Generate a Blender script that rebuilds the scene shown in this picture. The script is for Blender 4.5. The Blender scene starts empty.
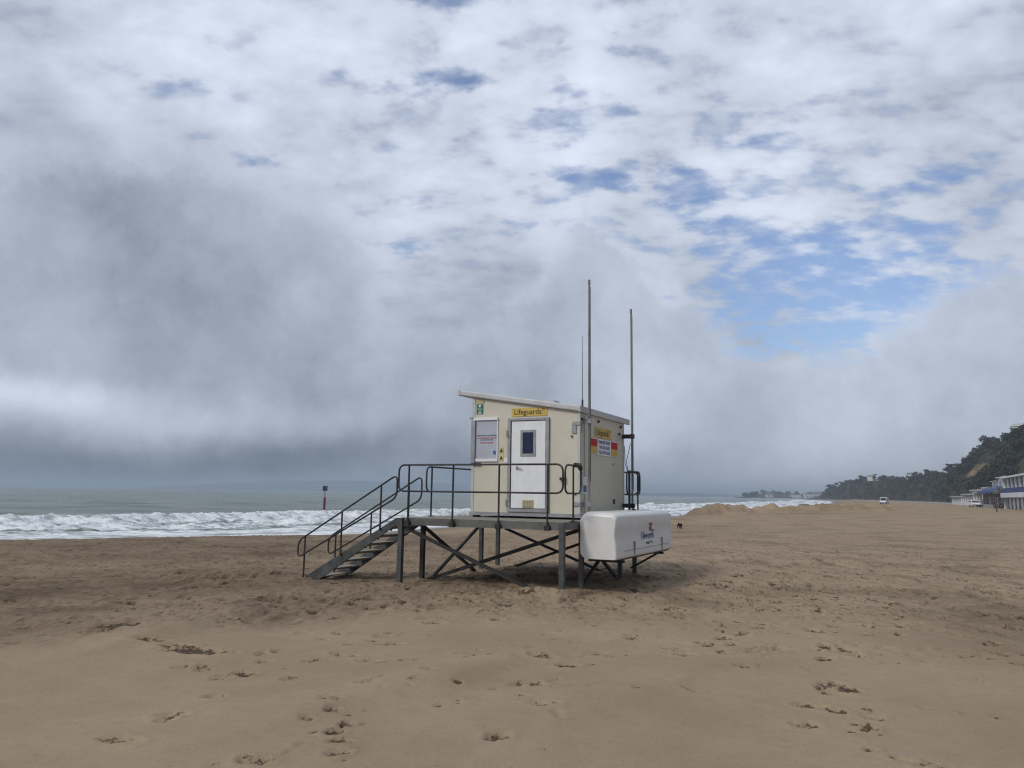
import bpy, bmesh, math, random
import numpy as np
from mathutils import Vector, Matrix, Quaternion
R = math.radians
sc = bpy.context.scene
COL = sc.collection
rng = np.random.default_rng(7)
random.seed(11)

# ------------------------------------------------------------------ helpers
class MB:
    """collects verts/faces of one part"""
    def __init__(s): s.v = []; s.f = []; s.mi = []; s.cur = 0
    def add(s, vs, fs):
        o = len(s.v); s.v += [tuple(v) for v in vs]
        for f in fs: s.f.append(tuple(i+o for i in f)); s.mi.append(s.cur)
        return s
    def box(s, a, b):
        x0, y0, z0 = [min(p, q) for p, q in zip(a, b)]; x1, y1, z1 = [max(p, q) for p, q in zip(a, b)]
        return s.add([(x0,y0,z0),(x1,y0,z0),(x1,y1,z0),(x0,y1,z0),(x0,y0,z1),(x1,y0,z1),(x1,y1,z1),(x0,y1,z1)],
              [(0,3,2,1),(4,5,6,7),(0,1,5,4),(1,2,6,5),(2,3,7,6),(3,0,4,7)])
    def prism(s, poly, axis, a, b):
        """poly in the two other axes (x,z for axis y; y,z for x; x,y for z)"""
        n = len(poly); vs = []
        for t in (a, b):
            for p in poly:
                vs.append({'y': (p[0], t, p[1]), 'x': (t, p[0], p[1]), 'z': (p[0], p[1], t)}[axis])
        fs = [tuple(range(n)), tuple(range(2*n-1, n-1, -1))]
        fs += [(i, i+n, (i+1) % n+n, (i+1) % n) for i in range(n)]
        return s.add(vs, fs)
    def bar(s, p, q, w, h, up=(0,0,1)):
        p = Vector(p); q = Vector(q); d = (q-p).normalized(); u = Vector(up)
        if abs(d.dot(u)) > .98: u = Vector((0,1,0))
        r = d.cross(u).normalized(); u = r.cross(d)
        vs = [c + r*i*w/2 + u*j*h/2 for c in (p, q) for i, j in ((-1,-1),(1,-1),(1,1),(-1,1))]
        return s.add(vs, [(0,1,2,3),(7,6,5,4),(0,4,5,1),(1,5,6,2),(2,6,7,3),(3,7,4,0)])
    def tube(s, path, r, n=8, closed=False):
        P = [Vector(p) for p in path]; m = len(P); vs = []; fs = []
        rr = r if isinstance(r, (list, tuple)) else [r]*m
        u = None
        for i, p in enumerate(P):
            if closed: d = P[(i+1) % m]-P[i-1]
            else: d = P[min(i+1, m-1)]-P[max(i-1, 0)]
            d.normalize()
            if u is None:
                u = d.orthogonal().normalized()
            u = (u-d*u.dot(d)).normalized(); w = d.cross(u)
            for k in range(n):
                a = 2*math.pi*k/n; vs.append(p+(u*math.cos(a)+w*math.sin(a))*rr[i])
        for i in range(m if closed else m-1):
            j = (i+1) % m
            for k in range(n): fs.append((i*n+k, i*n+(k+1) % n, j*n+(k+1) % n, j*n+k))
        if not closed: fs += [tuple(range(n-1, -1, -1)), tuple(range((m-1)*n, m*n))]
        return s.add(vs, fs)
    def build(s, name, mat, parent=None, off=(0,0,0), smooth=False, bevel=0, seg=2):
        me = bpy.data.meshes.new(name)
        me.from_pydata([(v[0]-off[0], v[1]-off[1], v[2]-off[2]) for v in s.v], [], s.f); 
        mats = mat if isinstance(mat, list) else [mat]
        for m in mats: me.materials.append(m)
        if len(mats) > 1: me.polygons.foreach_set('material_index', s.mi)
        bm = bmesh.new(); bm.from_mesh(me); bmesh.ops.recalc_face_normals(bm, faces=bm.faces)
        if bevel: 
            es = [e for e in bm.edges if len(e.link_faces) == 2 and e.calc_face_angle(0) > .5]
            bmesh.ops.bevel(bm, geom=es, offset=bevel, segments=seg, profile=.5, affect='EDGES')
        bm.to_mesh(me); bm.free()
        if smooth: me.polygons.foreach_set('use_smooth', [True]*len(me.polygons))
        o = bpy.data.objects.new(name, me); COL.objects.link(o)
        if parent is not None: o.parent = parent
        return o

def rnd(path, rad, n=5):
    """round the inner corners of a polyline"""
    P = [Vector(p) for p in path]; out = [P[0]]
    for i in range(1, len(P)-1):
        a = P[i]+(P[i-1]-P[i]).normalized()*rad; b = P[i]+(P[i+1]-P[i]).normalized()*rad
        for k in range(n+1):
            t = k/n; out.append(a*(1-t)**2+P[i]*2*t*(1-t)+b*t*t)
    out.append(P[-1]); return out

def tag(o, label=None, cat=None, group=None, kind=None):
    if label: o['label'] = label
    if cat: o['category'] = cat
    if group: o['group'] = group
    if kind: o['kind'] = kind
    return o
def thing(name, label, cat, loc=(0,0,0), rotz=0, group=None):
    o = bpy.data.objects.new(name, None); COL.objects.link(o); o.empty_display_size = .3
    o.location = loc; o.rotation_euler = (0, 0, rotz)
    return tag(o, label, cat, group)
def kids(o): return [c for c in COL.objects if c.parent == o]
def grid_mesh(name, X, Y, Z, mat, attrs=None, smooth=True):
    """structured grid, arrays (ny,nx)"""
    ny, nx = X.shape; me = bpy.data.meshes.new(name)
    co = np.stack([X, Y, Z], -1).reshape(-1, 3).astype(np.float32)
    i = np.arange(ny*nx).reshape(ny, nx)
    q = np.stack([i[:-1,:-1], i[:-1,1:], i[1:,1:], i[1:,:-1]], -1).reshape(-1, 4)
    me.vertices.add(len(co)); me.vertices.foreach_set('co', co.ravel())
    me.loops.add(q.size); me.loops.foreach_set('vertex_index', q.ravel().astype(np.int32))
    me.polygons.add(len(q)); me.polygons.foreach_set('loop_start', (np.arange(len(q))*4).astype(np.int32))
    me.polygons.foreach_set('loop_total', np.full(len(q), 4, np.int32))
    me.update(calc_edges=True)
    me.polygons.foreach_set('use_smooth', np.full(len(q), smooth))
    for k, a in (attrs or {}).items():
        at = me.attributes.new(k, 'FLOAT', 'POINT'); at.data.foreach_set('value', a.ravel().astype(np.float32))
    me.materials.append(mat)
    o = bpy.data.objects.new(name, me); COL.objects.link(o); return o
# value noise (numpy)
PERM = rng.random((256, 256))
def vnoise(x, y):
    xi = np.floor(x).astype(int); yi = np.floor(y).astype(int); xf = x-xi; yf = y-yi
    u = xf*xf*(3-2*xf); v = yf*yf*(3-2*yf)
    g = lambda a, b: PERM[a & 255, b & 255]
    return (g(xi,yi)*(1-u)+g(xi+1,yi)*u)*(1-v)+(g(xi,yi+1)*(1-u)+g(xi+1,yi+1)*u)*v
def fbm(x, y, o=4, g=.5):
    s = 0; a = 1; t = 0
    for i in range(o):
        s = s+a*(vnoise(x*2**i+17.3*i, y*2**i-9.1*i)-.5); t += a; a *= g
    return s/t*2
def sstep(a, b, x):
    t = np.clip((x-a)/(b-a), 0, 1); return t*t*(3-2*t)
def interp(x, xs, ys):   # smooth-ish interpolation
    r = np.interp(x, xs, ys); return r

# ------------------------------------------------------------------ materials
def newmat(name):
    m = bpy.data.materials.new(name); m.use_nodes = True; nt = m.node_tree
    return m, nt, nt.nodes['Principled BSDF']
def nd(nt, t, **kw):
    n = nt.nodes.new(t)
    for k, v in kw.items():
        if k in n.inputs: n.inputs[k].default_value = v
        else: setattr(n, k, v)
    return n
def mixc(nt, fac, a, b, blend='MIX'):
    n = nt.nodes.new('ShaderNodeMix'); n.data_type = 'RGBA'; n.blend_type = blend
    for s, v in ((0, fac), (6, a), (7, b)):
        if isinstance(v, (int, float)): n.inputs[s].default_value = v
        elif isinstance(v, (tuple, list)): n.inputs[s].default_value = tuple(v)+(1,)*(4-len(v))
        else: nt.links.new(v, n.inputs[s])
    return n.outputs[2]
def ramp(nt, s, a, b):
    n = nt.nodes.new('ShaderNodeMapRange'); n.interpolation_type = 'SMOOTHSTEP'
    n.inputs[1].default_value = a; n.inputs[2].default_value = b; nt.links.new(s, n.inputs[0]); return n.outputs[0]
def mth(nt, op, a, b=None, c=None):
    n = nt.nodes.new('ShaderNodeMath'); n.operation = op
    for i, v in enumerate((a, b, c)):
        if v is None: continue
        if isinstance(v, (int, float)): n.inputs[i].default_value = v
        else: nt.links.new(v, n.inputs[i])
    return n.outputs[0]
def noise(nt, vec, scale, detail=4, rough=.55):
    n = nd(nt, 'ShaderNodeTexNoise', Scale=scale, Detail=detail, Roughness=rough)
    nt.links.new(vec, n.inputs['Vector']); return n.outputs['Fac']
def paint(name, col, rough=.5, metal=0, var=.12, nscale=6, dirt=None, dirtamt=0, bump=0, streak=False):
    """painted / metal surface with uneven tone, grime and fine bump"""
    m, nt, b = newmat(name)
    tc = nt.nodes.new('ShaderNodeTexCoord').outputs['Object']
    if streak:
        mp = nd(nt, 'ShaderNodeMapping'); mp.inputs['Scale'].default_value = (7, 7, .8)
        nt.links.new(tc, mp.inputs['Vector']); v2 = mp.outputs[0]
    else: v2 = tc
    f = noise(nt, tc, nscale, 5, .6)
    dark = tuple(c*(1-var*2) for c in col)
    c = mixc(nt, ramp(nt, f, .3, .7), dark, tuple(min(1, x*(1+var*.5)) for x in col))
    if dirt:
        g = noise(nt, v2, 2.2, 6, .65)
        c = mixc(nt, mth(nt, 'MULTIPLY', ramp(nt, g, .45, .75), dirtamt), c, dirt)
    nt.links.new(c, b.inputs['Base Color'])
    b.inputs['Roughness'].default_value = rough; b.inputs['Metallic'].default_value = metal
    if bump:
        bp = nd(nt, 'ShaderNodeBump', Strength=bump, Distance=.01); nt.links.new(noise(nt, tc, nscale*8, 3), bp.inputs['Height'])
        nt.links.new(bp.outputs[0], b.inputs['Normal'])
    return m
M = dict(
 cream=paint('cream_paint', (.57,.535,.43), .5, var=.03, nscale=2, dirt=(.42,.38,.29), dirtamt=.25, bump=.1),
 white=paint('white_door_paint', (.74,.75,.75), .4, var=.03, dirt=(.5,.5,.48), dirtamt=.25, streak=True),
 roof=paint('pale_roof_sheet', (.50,.50,.50), .5, var=.06, dirt=(.33,.33,.31), dirtamt=.4),
 alu=paint('dull_aluminium', (.33,.33,.34), .45, metal=.35, var=.1),
 trim=paint('pale_corner_trim', (.50,.50,.49), .5, var=.05, dirt=(.3,.29,.26), dirtamt=.5, streak=True),
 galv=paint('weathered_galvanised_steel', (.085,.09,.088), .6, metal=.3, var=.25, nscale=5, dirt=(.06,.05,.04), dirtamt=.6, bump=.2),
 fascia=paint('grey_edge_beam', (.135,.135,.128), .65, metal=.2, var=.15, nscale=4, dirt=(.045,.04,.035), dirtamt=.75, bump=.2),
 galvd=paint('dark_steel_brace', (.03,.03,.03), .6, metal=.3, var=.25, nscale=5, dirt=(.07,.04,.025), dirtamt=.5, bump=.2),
 rail=paint('dark_rail_tube', (.035,.033,.032), .5, metal=.3, var=.25, nscale=9, dirt=(.06,.045,.035), dirtamt=.5),
 pole=paint('grey_pole', (.24,.225,.22), .5, metal=.3, var=.15, nscale=4, dirt=(.12,.09,.08), dirtamt=.6),
 deck=paint('sandy_deck_boards', (.26,.24,.20), .8, var=.15, nscale=8, dirt=(.30,.25,.18), dirtamt=.7, bump=.3),
 plastic=paint('white_gelcoat', (.68,.67,.65), .38, var=.03, nscale=3, dirt=(.45,.42,.37), dirtamt=.15),
 yellow=paint('yellow_sign', (.58,.41,.09), .7, var=.05), red=paint('red_sign', (.48,.02,.022), .8, var=.05),
 paleyellow=paint('faded_yellow', (.55,.47,.20), .7, var=.1), green=paint('green_sign', (.0,.15,.075), .4, var=.05), signwhite=paint('white_sign', (.72,.73,.76), .45, var=.03),
 ink=paint('dark_ink', (.025,.02,.02), .5, var=0), blueink=paint('navy_ink', (.05,.07,.18), .5, var=0),
 redink=paint('red_ink', (.42,.04,.05), .5, var=0), black=paint('black_rubber', (.015,.015,.016), .5, var=.1),
 board=paint('pale_window_blind', (.42,.44,.50), .25, var=.05, nscale=2), tan=paint('tan_vent', (.45,.40,.24), .55),
 blue=paint('blue_awning', (.02,.048,.17), .7, var=.12), bluesign=paint('blue_label', (.03,.12,.30), .45),
 hutwhite=paint('white_timber', (.66,.67,.68), .5, var=.06, nscale=.6), hutgrey=paint('grey_render', (.30,.30,.29), .8, var=.12, nscale=.4),
 darkwall=paint('dark_doorway', (.045,.045,.05), .6, var=.2, nscale=.5), brick=paint('brown_boarding', (.20,.155,.12), .8, var=.2, nscale=.5),
 flatroof=paint('pale_felt_roof', (.42,.42,.41), .8, var=.1, nscale=.5), carwhite=paint('white_car_paint', (.75,.76,.77), .2, var=.01),
 rim=paint('wheel_rim', (.35,.35,.36), .35, metal=.6), lamp=paint('lamp_lens', (.55,.55,.52), .15), tail=paint('red_lens', (.25,.01,.01), .2),
 coat=paint('dark_coat', (.03,.03,.04), .8), trousers=paint('dark_trousers', (.02,.022,.03), .85), skin=paint('skin', (.42,.26,.19), .55),
 rcoat=paint('dark_red_coat', (.08,.02,.025), .8), hair=paint('dark_hair', (.03,.02,.015), .6), fur=paint('black_fur', (.006,.006,.006), .95),
 pile=paint('red_marker_paint', (.20,.028,.03), .55, var=.2, nscale=3, dirt=(.07,.03,.03), dirtamt=.6), timber=paint('brown_timber', (.12,.08,.05), .85, var=.2, nscale=4),
 town=paint('pale_town_render', (.55,.55,.53), .8, var=.08, nscale=.1), townred=paint('dark_tile_roof', (.12,.09,.08), .8, nscale=.1),
 bark=paint('bark', (.06,.045,.035), .9, var=.2, nscale=2), marker=paint('dark_marker_cage', (.05,.03,.035), .6),
)
def glass(name, col, rough=.08):
    m, nt, b = newmat(name); b.inputs['Base Color'].default_value = col+(1,); b.inputs['Roughness'].default_value = rough
    return m
M['glass'] = glass('dark_window_glass', (.004,.008,.045), .25); M['carglass'] = glass('car_glass', (.02,.022,.025))

# ------------------------------------------------------------------ camera
EYE = 1.85; F = 769.
cam = bpy.data.cameras.new('camera'); cam.sensor_width = 36; cam.lens = 36*F/1024; cam.clip_end = 40000; cam.clip_start = .05
co = bpy.data.objects.new('camera', cam); COL.objects.link(co); sc.camera = co
PITCH = math.atan(109.6/F*math.cos(R(.81))); ROLL = R(.81)
co.matrix_world = Matrix.Translation((0,0,EYE)) @ Matrix.Rotation(math.pi/2+PITCH, 4, 'X') @ Matrix.Rotation(ROLL, 4, 'Z')
RGT, UPV, FWD = [np.array(co.matrix_world.to_3x3() @ Vector(v)) for v in ((1,0,0),(0,1,0),(0,0,-1))]
def ray(x, y): return RGT*(x-512)/F+UPV*(384-y)/F+FWD
def onz(x, y, z):
    r = ray(x, y); r = r*(z-EYE)/r[2]; return r[0], r[1]
def atD(x, D): return D*(x-512)/F          # world x of picture column x at distance D along the ground
def horizon(x): return 486.6+.0139*x

# ------------------------------------------------------------------ light and sky
SUN = np.array([-.54,-.50,.66]); SUN = SUN/np.linalg.norm(SUN)
el = math.asin(SUN[2]); az = math.atan2(SUN[0], SUN[1])
sl = bpy.data.lights.new('sun', 'SUN'); sl.energy = 1.5; sl.angle = R(11); sl.color = (1, .955, .89)
so = bpy.data.objects.new('sun', sl); COL.objects.link(so); so.rotation_euler = Vector(SUN).to_track_quat('Z', 'Y').to_euler()
w = bpy.data.worlds.new('World'); sc.world = w; w.use_nodes = True; nt = w.node_tree; nt.nodes.clear()
out = nt.nodes.new('ShaderNodeOutputWorld'); sky = nt.nodes.new('ShaderNodeTexSky'); sky.sky_type = 'NISHITA'; sky.sun_disc = False
sky.sun_elevation = el; sky.sun_rotation = az % (2*math.pi); sky.air_density = 1.3; sky.dust_density = .15; sky.ozone_density = 4.
bg = nd(nt, 'ShaderNodeBackground', Strength=.115); nt.links.new(mixc(nt, 1., sky.outputs[0], (.88,.86,1.0), 'MULTIPLY'), bg.inputs[0])
D0 = nt.nodes.new('ShaderNodeTexCoord').outputs['Generated']
def vm(op, a, b=None, s=None):
    n = nt.nodes.new('ShaderNodeVectorMath'); n.operation = op
    for i, v in ((0, a), (1, b)):
        if v is None: continue
        if isinstance(v, (tuple, list, np.ndarray)): n.inputs[i].default_value = tuple(float(q) for q in v)
        else: nt.links.new(v, n.inputs[i])
    if s is not None:
        if isinstance(s, (int, float)): n.inputs['Scale'].default_value = s
        else: nt.links.new(s, n.inputs['Scale'])
    return n.outputs['Value'] if op == 'DOT_PRODUCT' else n.outputs['Vector']
sep = nt.nodes.new('ShaderNodeSeparateXYZ'); nt.links.new(D0, sep.inputs[0])
inv = mth(nt, 'DIVIDE', 1., mth(nt, 'ADD', mth(nt, 'MAXIMUM', sep.outputs[2], 0.), .30))
P0 = vm('SCALE', D0, s=inv)
cx = nt.nodes.new('ShaderNodeCombineXYZ'); s2 = nt.nodes.new('ShaderNodeSeparateXYZ'); nt.links.new(P0, s2.inputs[0])
nt.links.new(s2.outputs[0], cx.inputs[0]); nt.links.new(s2.outputs[1], cx.inputs[1]); PC = cx.outputs[0]
# warp used by every cloud mass so that no edge is smooth
wn = nd(nt, 'ShaderNodeTexNoise', Scale=5., Detail=5, Roughness=.6); nt.links.new(D0, wn.inputs['Vector'])
DW = vm('ADD', D0, vm('SCALE', vm('SUBTRACT', wn.outputs['Color'], (.5,.5,.5)), s=.20))
DS = vm('ADD', D0, vm('SCALE', vm('SUBTRACT', wn.outputs['Color'], (.5,.5,.5)), s=.09))
def mass(px, py, rx, ry, warp=True):
    d = ray(px, py); d = d/np.linalg.norm(d); r = np.cross(d, (0,0,1)); r = r/np.linalg.norm(r); u = np.cross(r, d)
    v = DW if warp else DS
    a = vm('DOT_PRODUCT', v, r*F/rx); b = vm('DOT_PRODUCT', v, u*F/ry)
    q = mth(nt, 'ADD', mth(nt, 'MULTIPLY', a, a), mth(nt, 'MULTIPLY', b, b))
    e = mth(nt, 'POWER', 2.718, mth(nt, 'MULTIPLY', q, -1.))
    return mth(nt, 'MULTIPLY', e, mth(nt, 'GREATER_THAN', vm('DOT_PRODUCT', D0, d), 0.))
def total(lst):
    t = None
    for amt, m in lst:
        v = mth(nt, 'MULTIPLY', m, amt); t = v if t is None else mth(nt, 'ADD', t, v)
    return t
nA = noise(nt, PC, 2.6, 8, .56)           # large billows
mpB = nd(nt, 'ShaderNodeMapping'); mpB.inputs['Scale'].default_value = (1., 1.5, 1); mpB.inputs['Rotation'].default_value = (0,0,.5)
nt.links.new(PC, mpB.inputs[0])
nB = noise(nt, mpB.outputs[0], 8.5, 7, .52); nD = noise(nt, D0, 5.5, 6, .52); nE = noise(nt, mpB.outputs[0], 19., 5, .5)          # small puffs
gaps = total([(.95, mass(760,282,90,34,0)), (.95, mass(850,322,105,30,0)), (.7, mass(860,250,70,26,0)), (.7, mass(690,228,45,26,0)), (.55, mass(940,292,70,30,0)), (.5, mass(720,330,60,20,0)), (.45, mass(800,360,90,22,0)),
   (.75, mass(225,152,45,14,0)), (.6, mass(188,96,40,12,0)), (.9, mass(452,88,50,12,0)), (.75, mass(455,4,55,14,0)), (.75, mass(552,222,42,18,0)), (.5, mass(585,155,40,25,0)),
   (.65, mass(625,185,90,14,0)), (.6, mass(400,203,36,12,0)), (.65, mass(405,246,55,12,0)), (.5, mass(600,90,60,40,0)), (.5, mass(930,180,60,16,0)), (.5, mass(620,20,40,22,0)), (.45, mass(770,140,60,16,0)), (.35, mass(330,75,50,14,0))])
gaps = mth(nt, 'ADD', gaps, total([(.20, mass(740,215,240,100)), (.10, mass(430,140,230,110)), (.14, mass(900,200,150,120))]))
cov = mth(nt, 'ADD', mth(nt, 'MULTIPLY', ramp(nt, nB, .37, .63), .60), mth(nt, 'ADD', mth(nt, 'MULTIPLY', ramp(nt, nE, .30, .70), .34), mth(nt, 'MULTIPLY', ramp(nt, nA, .3, .7), .22)))
cov = mth(nt, 'SUBTRACT', mth(nt, 'ADD', cov, .22), mth(nt, 'MULTIPLY', gaps, .73))
cov = mth(nt, 'ADD', cov, total([(.55, mass(600,340,75,110)), (.5, mass(500,430,420,45)), (.4, mass(990,350,70,60)), (.4, mass(150,300,200,130))]))
mask = mth(nt, 'ADD', .13, mth(nt, 'MULTIPLY', ramp(nt, cov, -.26, .62), .87))
fog = mth(nt, 'MINIMUM', total([(.95, mass(130,310,260,150)), (.9, mass(500,440,520,70)), (.9, mass(600,350,90,130)), (.7, mass(900,400,250,60))]), .95)
hi_ = mth(nt, 'MULTIPLY', ramp(nt, sep.outputs[2], .06, .34), mth(nt, 'SUBTRACT', 1., mth(nt, 'MULTIPLY', fog, .85)))
lum = mth(nt, 'ADD', mth(nt, 'MULTIPLY', mth(nt, 'SUBTRACT', ramp(nt, nA, .28, .72), .5), mth(nt, 'ADD', .06, mth(nt, 'MULTIPLY', hi_, .18))), mth(nt, 'MULTIPLY', mth(nt, 'SUBTRACT', ramp(nt, nB, .25, .75), .5), mth(nt, 'ADD', .03, mth(nt, 'MULTIPLY', hi_, .22))))
lum = mth(nt, 'ADD', lum, mth(nt, 'MULTIPLY', mth(nt, 'SUBTRACT', ramp(nt, nD, .25, .75), .5), .27))
# dark cloud added out of view behind right, dims fill on the side walls
def wide(d, k):
    d = np.array(d, float); d = d/np.linalg.norm(d); return mth(nt, 'POWER', mth(nt, 'MAXIMUM', vm('DOT_PRODUCT', DS, d), 0.), k)
lum = mth(nt, 'ADD', lum, total([(-.24, mass(130,275,200,110)), (-.17, mass(240,350,220,80)), (-.10, mass(20,320,120,60)), (-.42, mass(60,470,420,36,0)), (-.22, mass(330,448,260,40)), (-.17, mass(620,400,260,90)), (-.12, mass(920,400,200,80)),
   (-.14, mass(560,310,140,80)), (.36, mass(30,392,110,22,0)), (.2, mass(0,372,70,14,0)), (.20, mass(190,425,130,24)), (.12, mass(380,110,190,70)), (.10, mass(620,270,70,60)), (.10, mass(100,190,90,25)), (.08, mass(310,50,120,40)), (-.08, mass(960,140,120,60)), (.08, mass(780,240,160,50)), (.12, mass(550,140,60,40)),
   (-.62, wide((.85,-.62,.22), 2.2))]))
lum = mth(nt, 'ADD', lum, mth(nt, 'MULTIPLY', mth(nt, 'SUBTRACT', nE, .5), mth(nt, 'MULTIPLY', hi_, .22)))
lum = mth(nt, 'ADD', lum, .675)
lr = nt.nodes.new('ShaderNodeMapRange'); lr.inputs[1].default_value = -.12; lr.inputs[2].default_value = 1.0; nt.links.new(lum, lr.inputs[0])
cl = mixc(nt, lr.outputs[0], (.064,.088,.122), (.745,.815,.955))
def bank(px, py, rx, ry, soft):
    d = ray(px, py); d = d/np.linalg.norm(d); r = np.cross(d, (0,0,1)); r = r/np.linalg.norm(r); u = np.cross(r, d)
    a = vm('DOT_PRODUCT', DF, r*F/rx); b_ = vm('DOT_PRODUCT', DF, u*F/ry)
    q = mth(nt, 'ADD', mth(nt, 'MULTIPLY', a, a), mth(nt, 'MULTIPLY', b_, b_))
    return mth(nt, 'MULTIPLY', ramp(nt, mth(nt, 'MULTIPLY', q, -1.), -1-soft, -1+soft), mth(nt, 'GREATER_THAN', vm('DOT_PRODUCT', D0, d), 0.))
wf2 = nd(nt, 'ShaderNodeTexNoise', Scale=7., Detail=10, Roughness=.66); nt.links.new(D0, wf2.inputs['Vector'])
DF = vm('ADD', D0, vm('SCALE', vm('SUBTRACT', wf2.outputs['Color'], (.5,.5,.5)), s=.19))
al = None
for b_ in ((140,325,235,165,.42), (592,325,78,118,.42), (632,400,112,110,.42), (330,425,330,105,.6), (1015,372,110,85,.6), (840,445,340,82,.6), (500,455,600,75,.5)):
    v = bank(*b_); al = v if al is None else mth(nt, 'MAXIMUM', al, v)
rim = mth(nt, 'MULTIPLY', mth(nt, 'MULTIPLY', al, mth(nt, 'SUBTRACT', 1., al)), .55)
nF = noise(nt, D0, 4.2, 9, .62)
bl = mth(nt, 'ADD', .50, mth(nt, 'ADD', mth(nt, 'MULTIPLY', mth(nt, 'SUBTRACT', nF, .5), .62), mth(nt, 'MULTIPLY', mth(nt, 'SUBTRACT', nD, .5), .55)))
nG = noise(nt, DF, 13., 8, .6); bl = mth(nt, 'ADD', bl, mth(nt, 'MULTIPLY', mth(nt, 'SUBTRACT', nG, .5), .26))
bl = mth(nt, 'ADD', mth(nt, 'ADD', bl, rim), total([(-.15, mass(150,285,170,100)), (-.14, mass(235,365,160,70)), (-.40, mass(60,470,430,34,0)), (-.18, mass(330,452,260,36)), (.10, mass(600,290,90,110)), (.05, mass(900,410,220,60)),
   (.30, mass(20,386,100,15,0)), (.18, mass(60,402,120,18,0)), (.22, mass(185,425,120,20,0)), (.10, mass(330,425,100,30)), (-.08, mass(520,390,80,70))]))
lb = nt.nodes.new('ShaderNodeMapRange'); lb.inputs[1].default_value = -.12; lb.inputs[2].default_value = 1.0; nt.links.new(bl, lb.inputs[0])
cl = mixc(nt, al, cl, mixc(nt, lb.outputs[0], (.064,.088,.122), (.745,.815,.955)))
mask = mth(nt, 'MAXIMUM', mask, mth(nt, 'MULTIPLY', al, .97))
bc = nd(nt, 'ShaderNodeBackground', Strength=1.); nt.links.new(cl, bc.inputs[0])
mx = nt.nodes.new('ShaderNodeMixShader'); nt.links.new(mask, mx.inputs[0]); nt.links.new(bg.outputs[0], mx.inputs[1]); nt.links.new(bc.outputs[0], mx.inputs[2])
nt.links.new(mx.outputs[0], out.inputs[0])

# ------------------------------------------------------------------ shore geometry
TH = R(26.77); CX, CY = 1.34, 15.05
def toL(x, y):
    dx, dy = x-CX, y-CY; return dx*math.cos(TH)-dy*math.sin(TH), dx*math.sin(TH)+dy*math.cos(TH)
def toW(a, b): return CX+a*math.cos(TH)+b*math.sin(TH), CY-a*math.sin(TH)+b*math.cos(TH)
WZ = -.9
CO, SI = math.cos(R(27)), math.sin(R(27))
def pq(x, y): return x*SI+y*CO, -x*CO+y*SI
def xy(p, q): return p*SI-q*CO, p*CO+q*SI
_sh = [(-45,24),(-35,32),(-25.6,38.0),(-20.5,41.2),(-16.1,43.4),(-12,46),(-9,53),(-7,60),(-3,67),(6,81),(21,101),(48,160),(84,235),(176,425),(284,690),(335,840),(395,1050),(520,1600),(700,2600)]
_p = np.array([pq(*s)[0] for s in _sh]); _q = np.array([pq(*s)[1] for s in _sh])
_k = np.argsort(_p); _p = _p[_k]; _q = _q[_k]
def qs(p):
    acc = 0
    for d, wt in ((-6,.2),(-2,.3),(2,.3),(6,.2)): acc = acc+wt*np.interp(p+d, np.r_[-300,_p,12000], np.r_[_q[0]+120,_q,_q[-1]+200])
    return acc

# ------------------------------------------------------------------ sand
def lines(segs):
    out = [segs[0][0]]
    for a, b, s0, s1 in segs:
        x = a
        while x < b-1e-6:
            t = (x-a)/(b-a); x = min(b, x+s0*(s1/s0)**t); out.append(x)
    return np.array(out)
xr = lines([(0,4.5,.03,.03),(4.5,12,.03,.07),(12,40,.07,.6),(40,300,.6,6),(300,4000,6,250)])
XS = np.r_[-xr[:0:-1], xr]
YS = lines([(-60,2,12,.5),(2,4.2,.5,.04),(4.2,12,.028,.04),(12,24,.04,.09),(24,60,.09,.35),(60,135,.35,.40),(135,220,.4,2.4),(220,9000,2.4,300)])
GX, GY = np.meshgrid(XS, YS)
P_, Q_ = pq(GX, GY); S_ = qs(P_)-Q_               # distance inland
LA = (GX-CX)*math.cos(TH)-(GY-CY)*math.sin(TH); LB = (GX-CX)*math.sin(TH)+(GY-CY)*math.cos(TH)
Z = WZ+.95*sstep(-1, 1, np.clip(S_/19, -1, 1)*.999)*2-.95
Z = np.where(S_ > 0, WZ+.92*np.clip(np.sin(np.clip(S_/21, 0, 1)*math.pi/2), 0, 1), WZ+np.maximum(S_*.05, -6))
def bump(a, b, h, ra, rb):
    return h*np.exp(-(((LA-a)/ra)**2+((LB-b)/rb)**2))
Z += .17*sstep(60, 140, GX)*sstep(20, 60, S_)
Z += .09*np.exp(-(((LA+1.5)/4.5)**2+((LB-.8)/4)**2)) + .07*sstep(1.0, 3.4, LB)*np.exp(-(((LA+1.0)/4)**2+((LB-3)/3)**2))
Z += bump(-6.5,-1.9,.15,1.0,.45)+bump(-7.6,-2.1,.07,1.4,.7)+bump(-5.75,-1.2,.05,.7,.5)+bump(.27,-1.45,.09,.25,.25)+bump(-.22,-1.45,.14,.5,.3)+bump(-3.1,-.75,.03,.3,.3)
inland = sstep(3, 14, S_)
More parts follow.
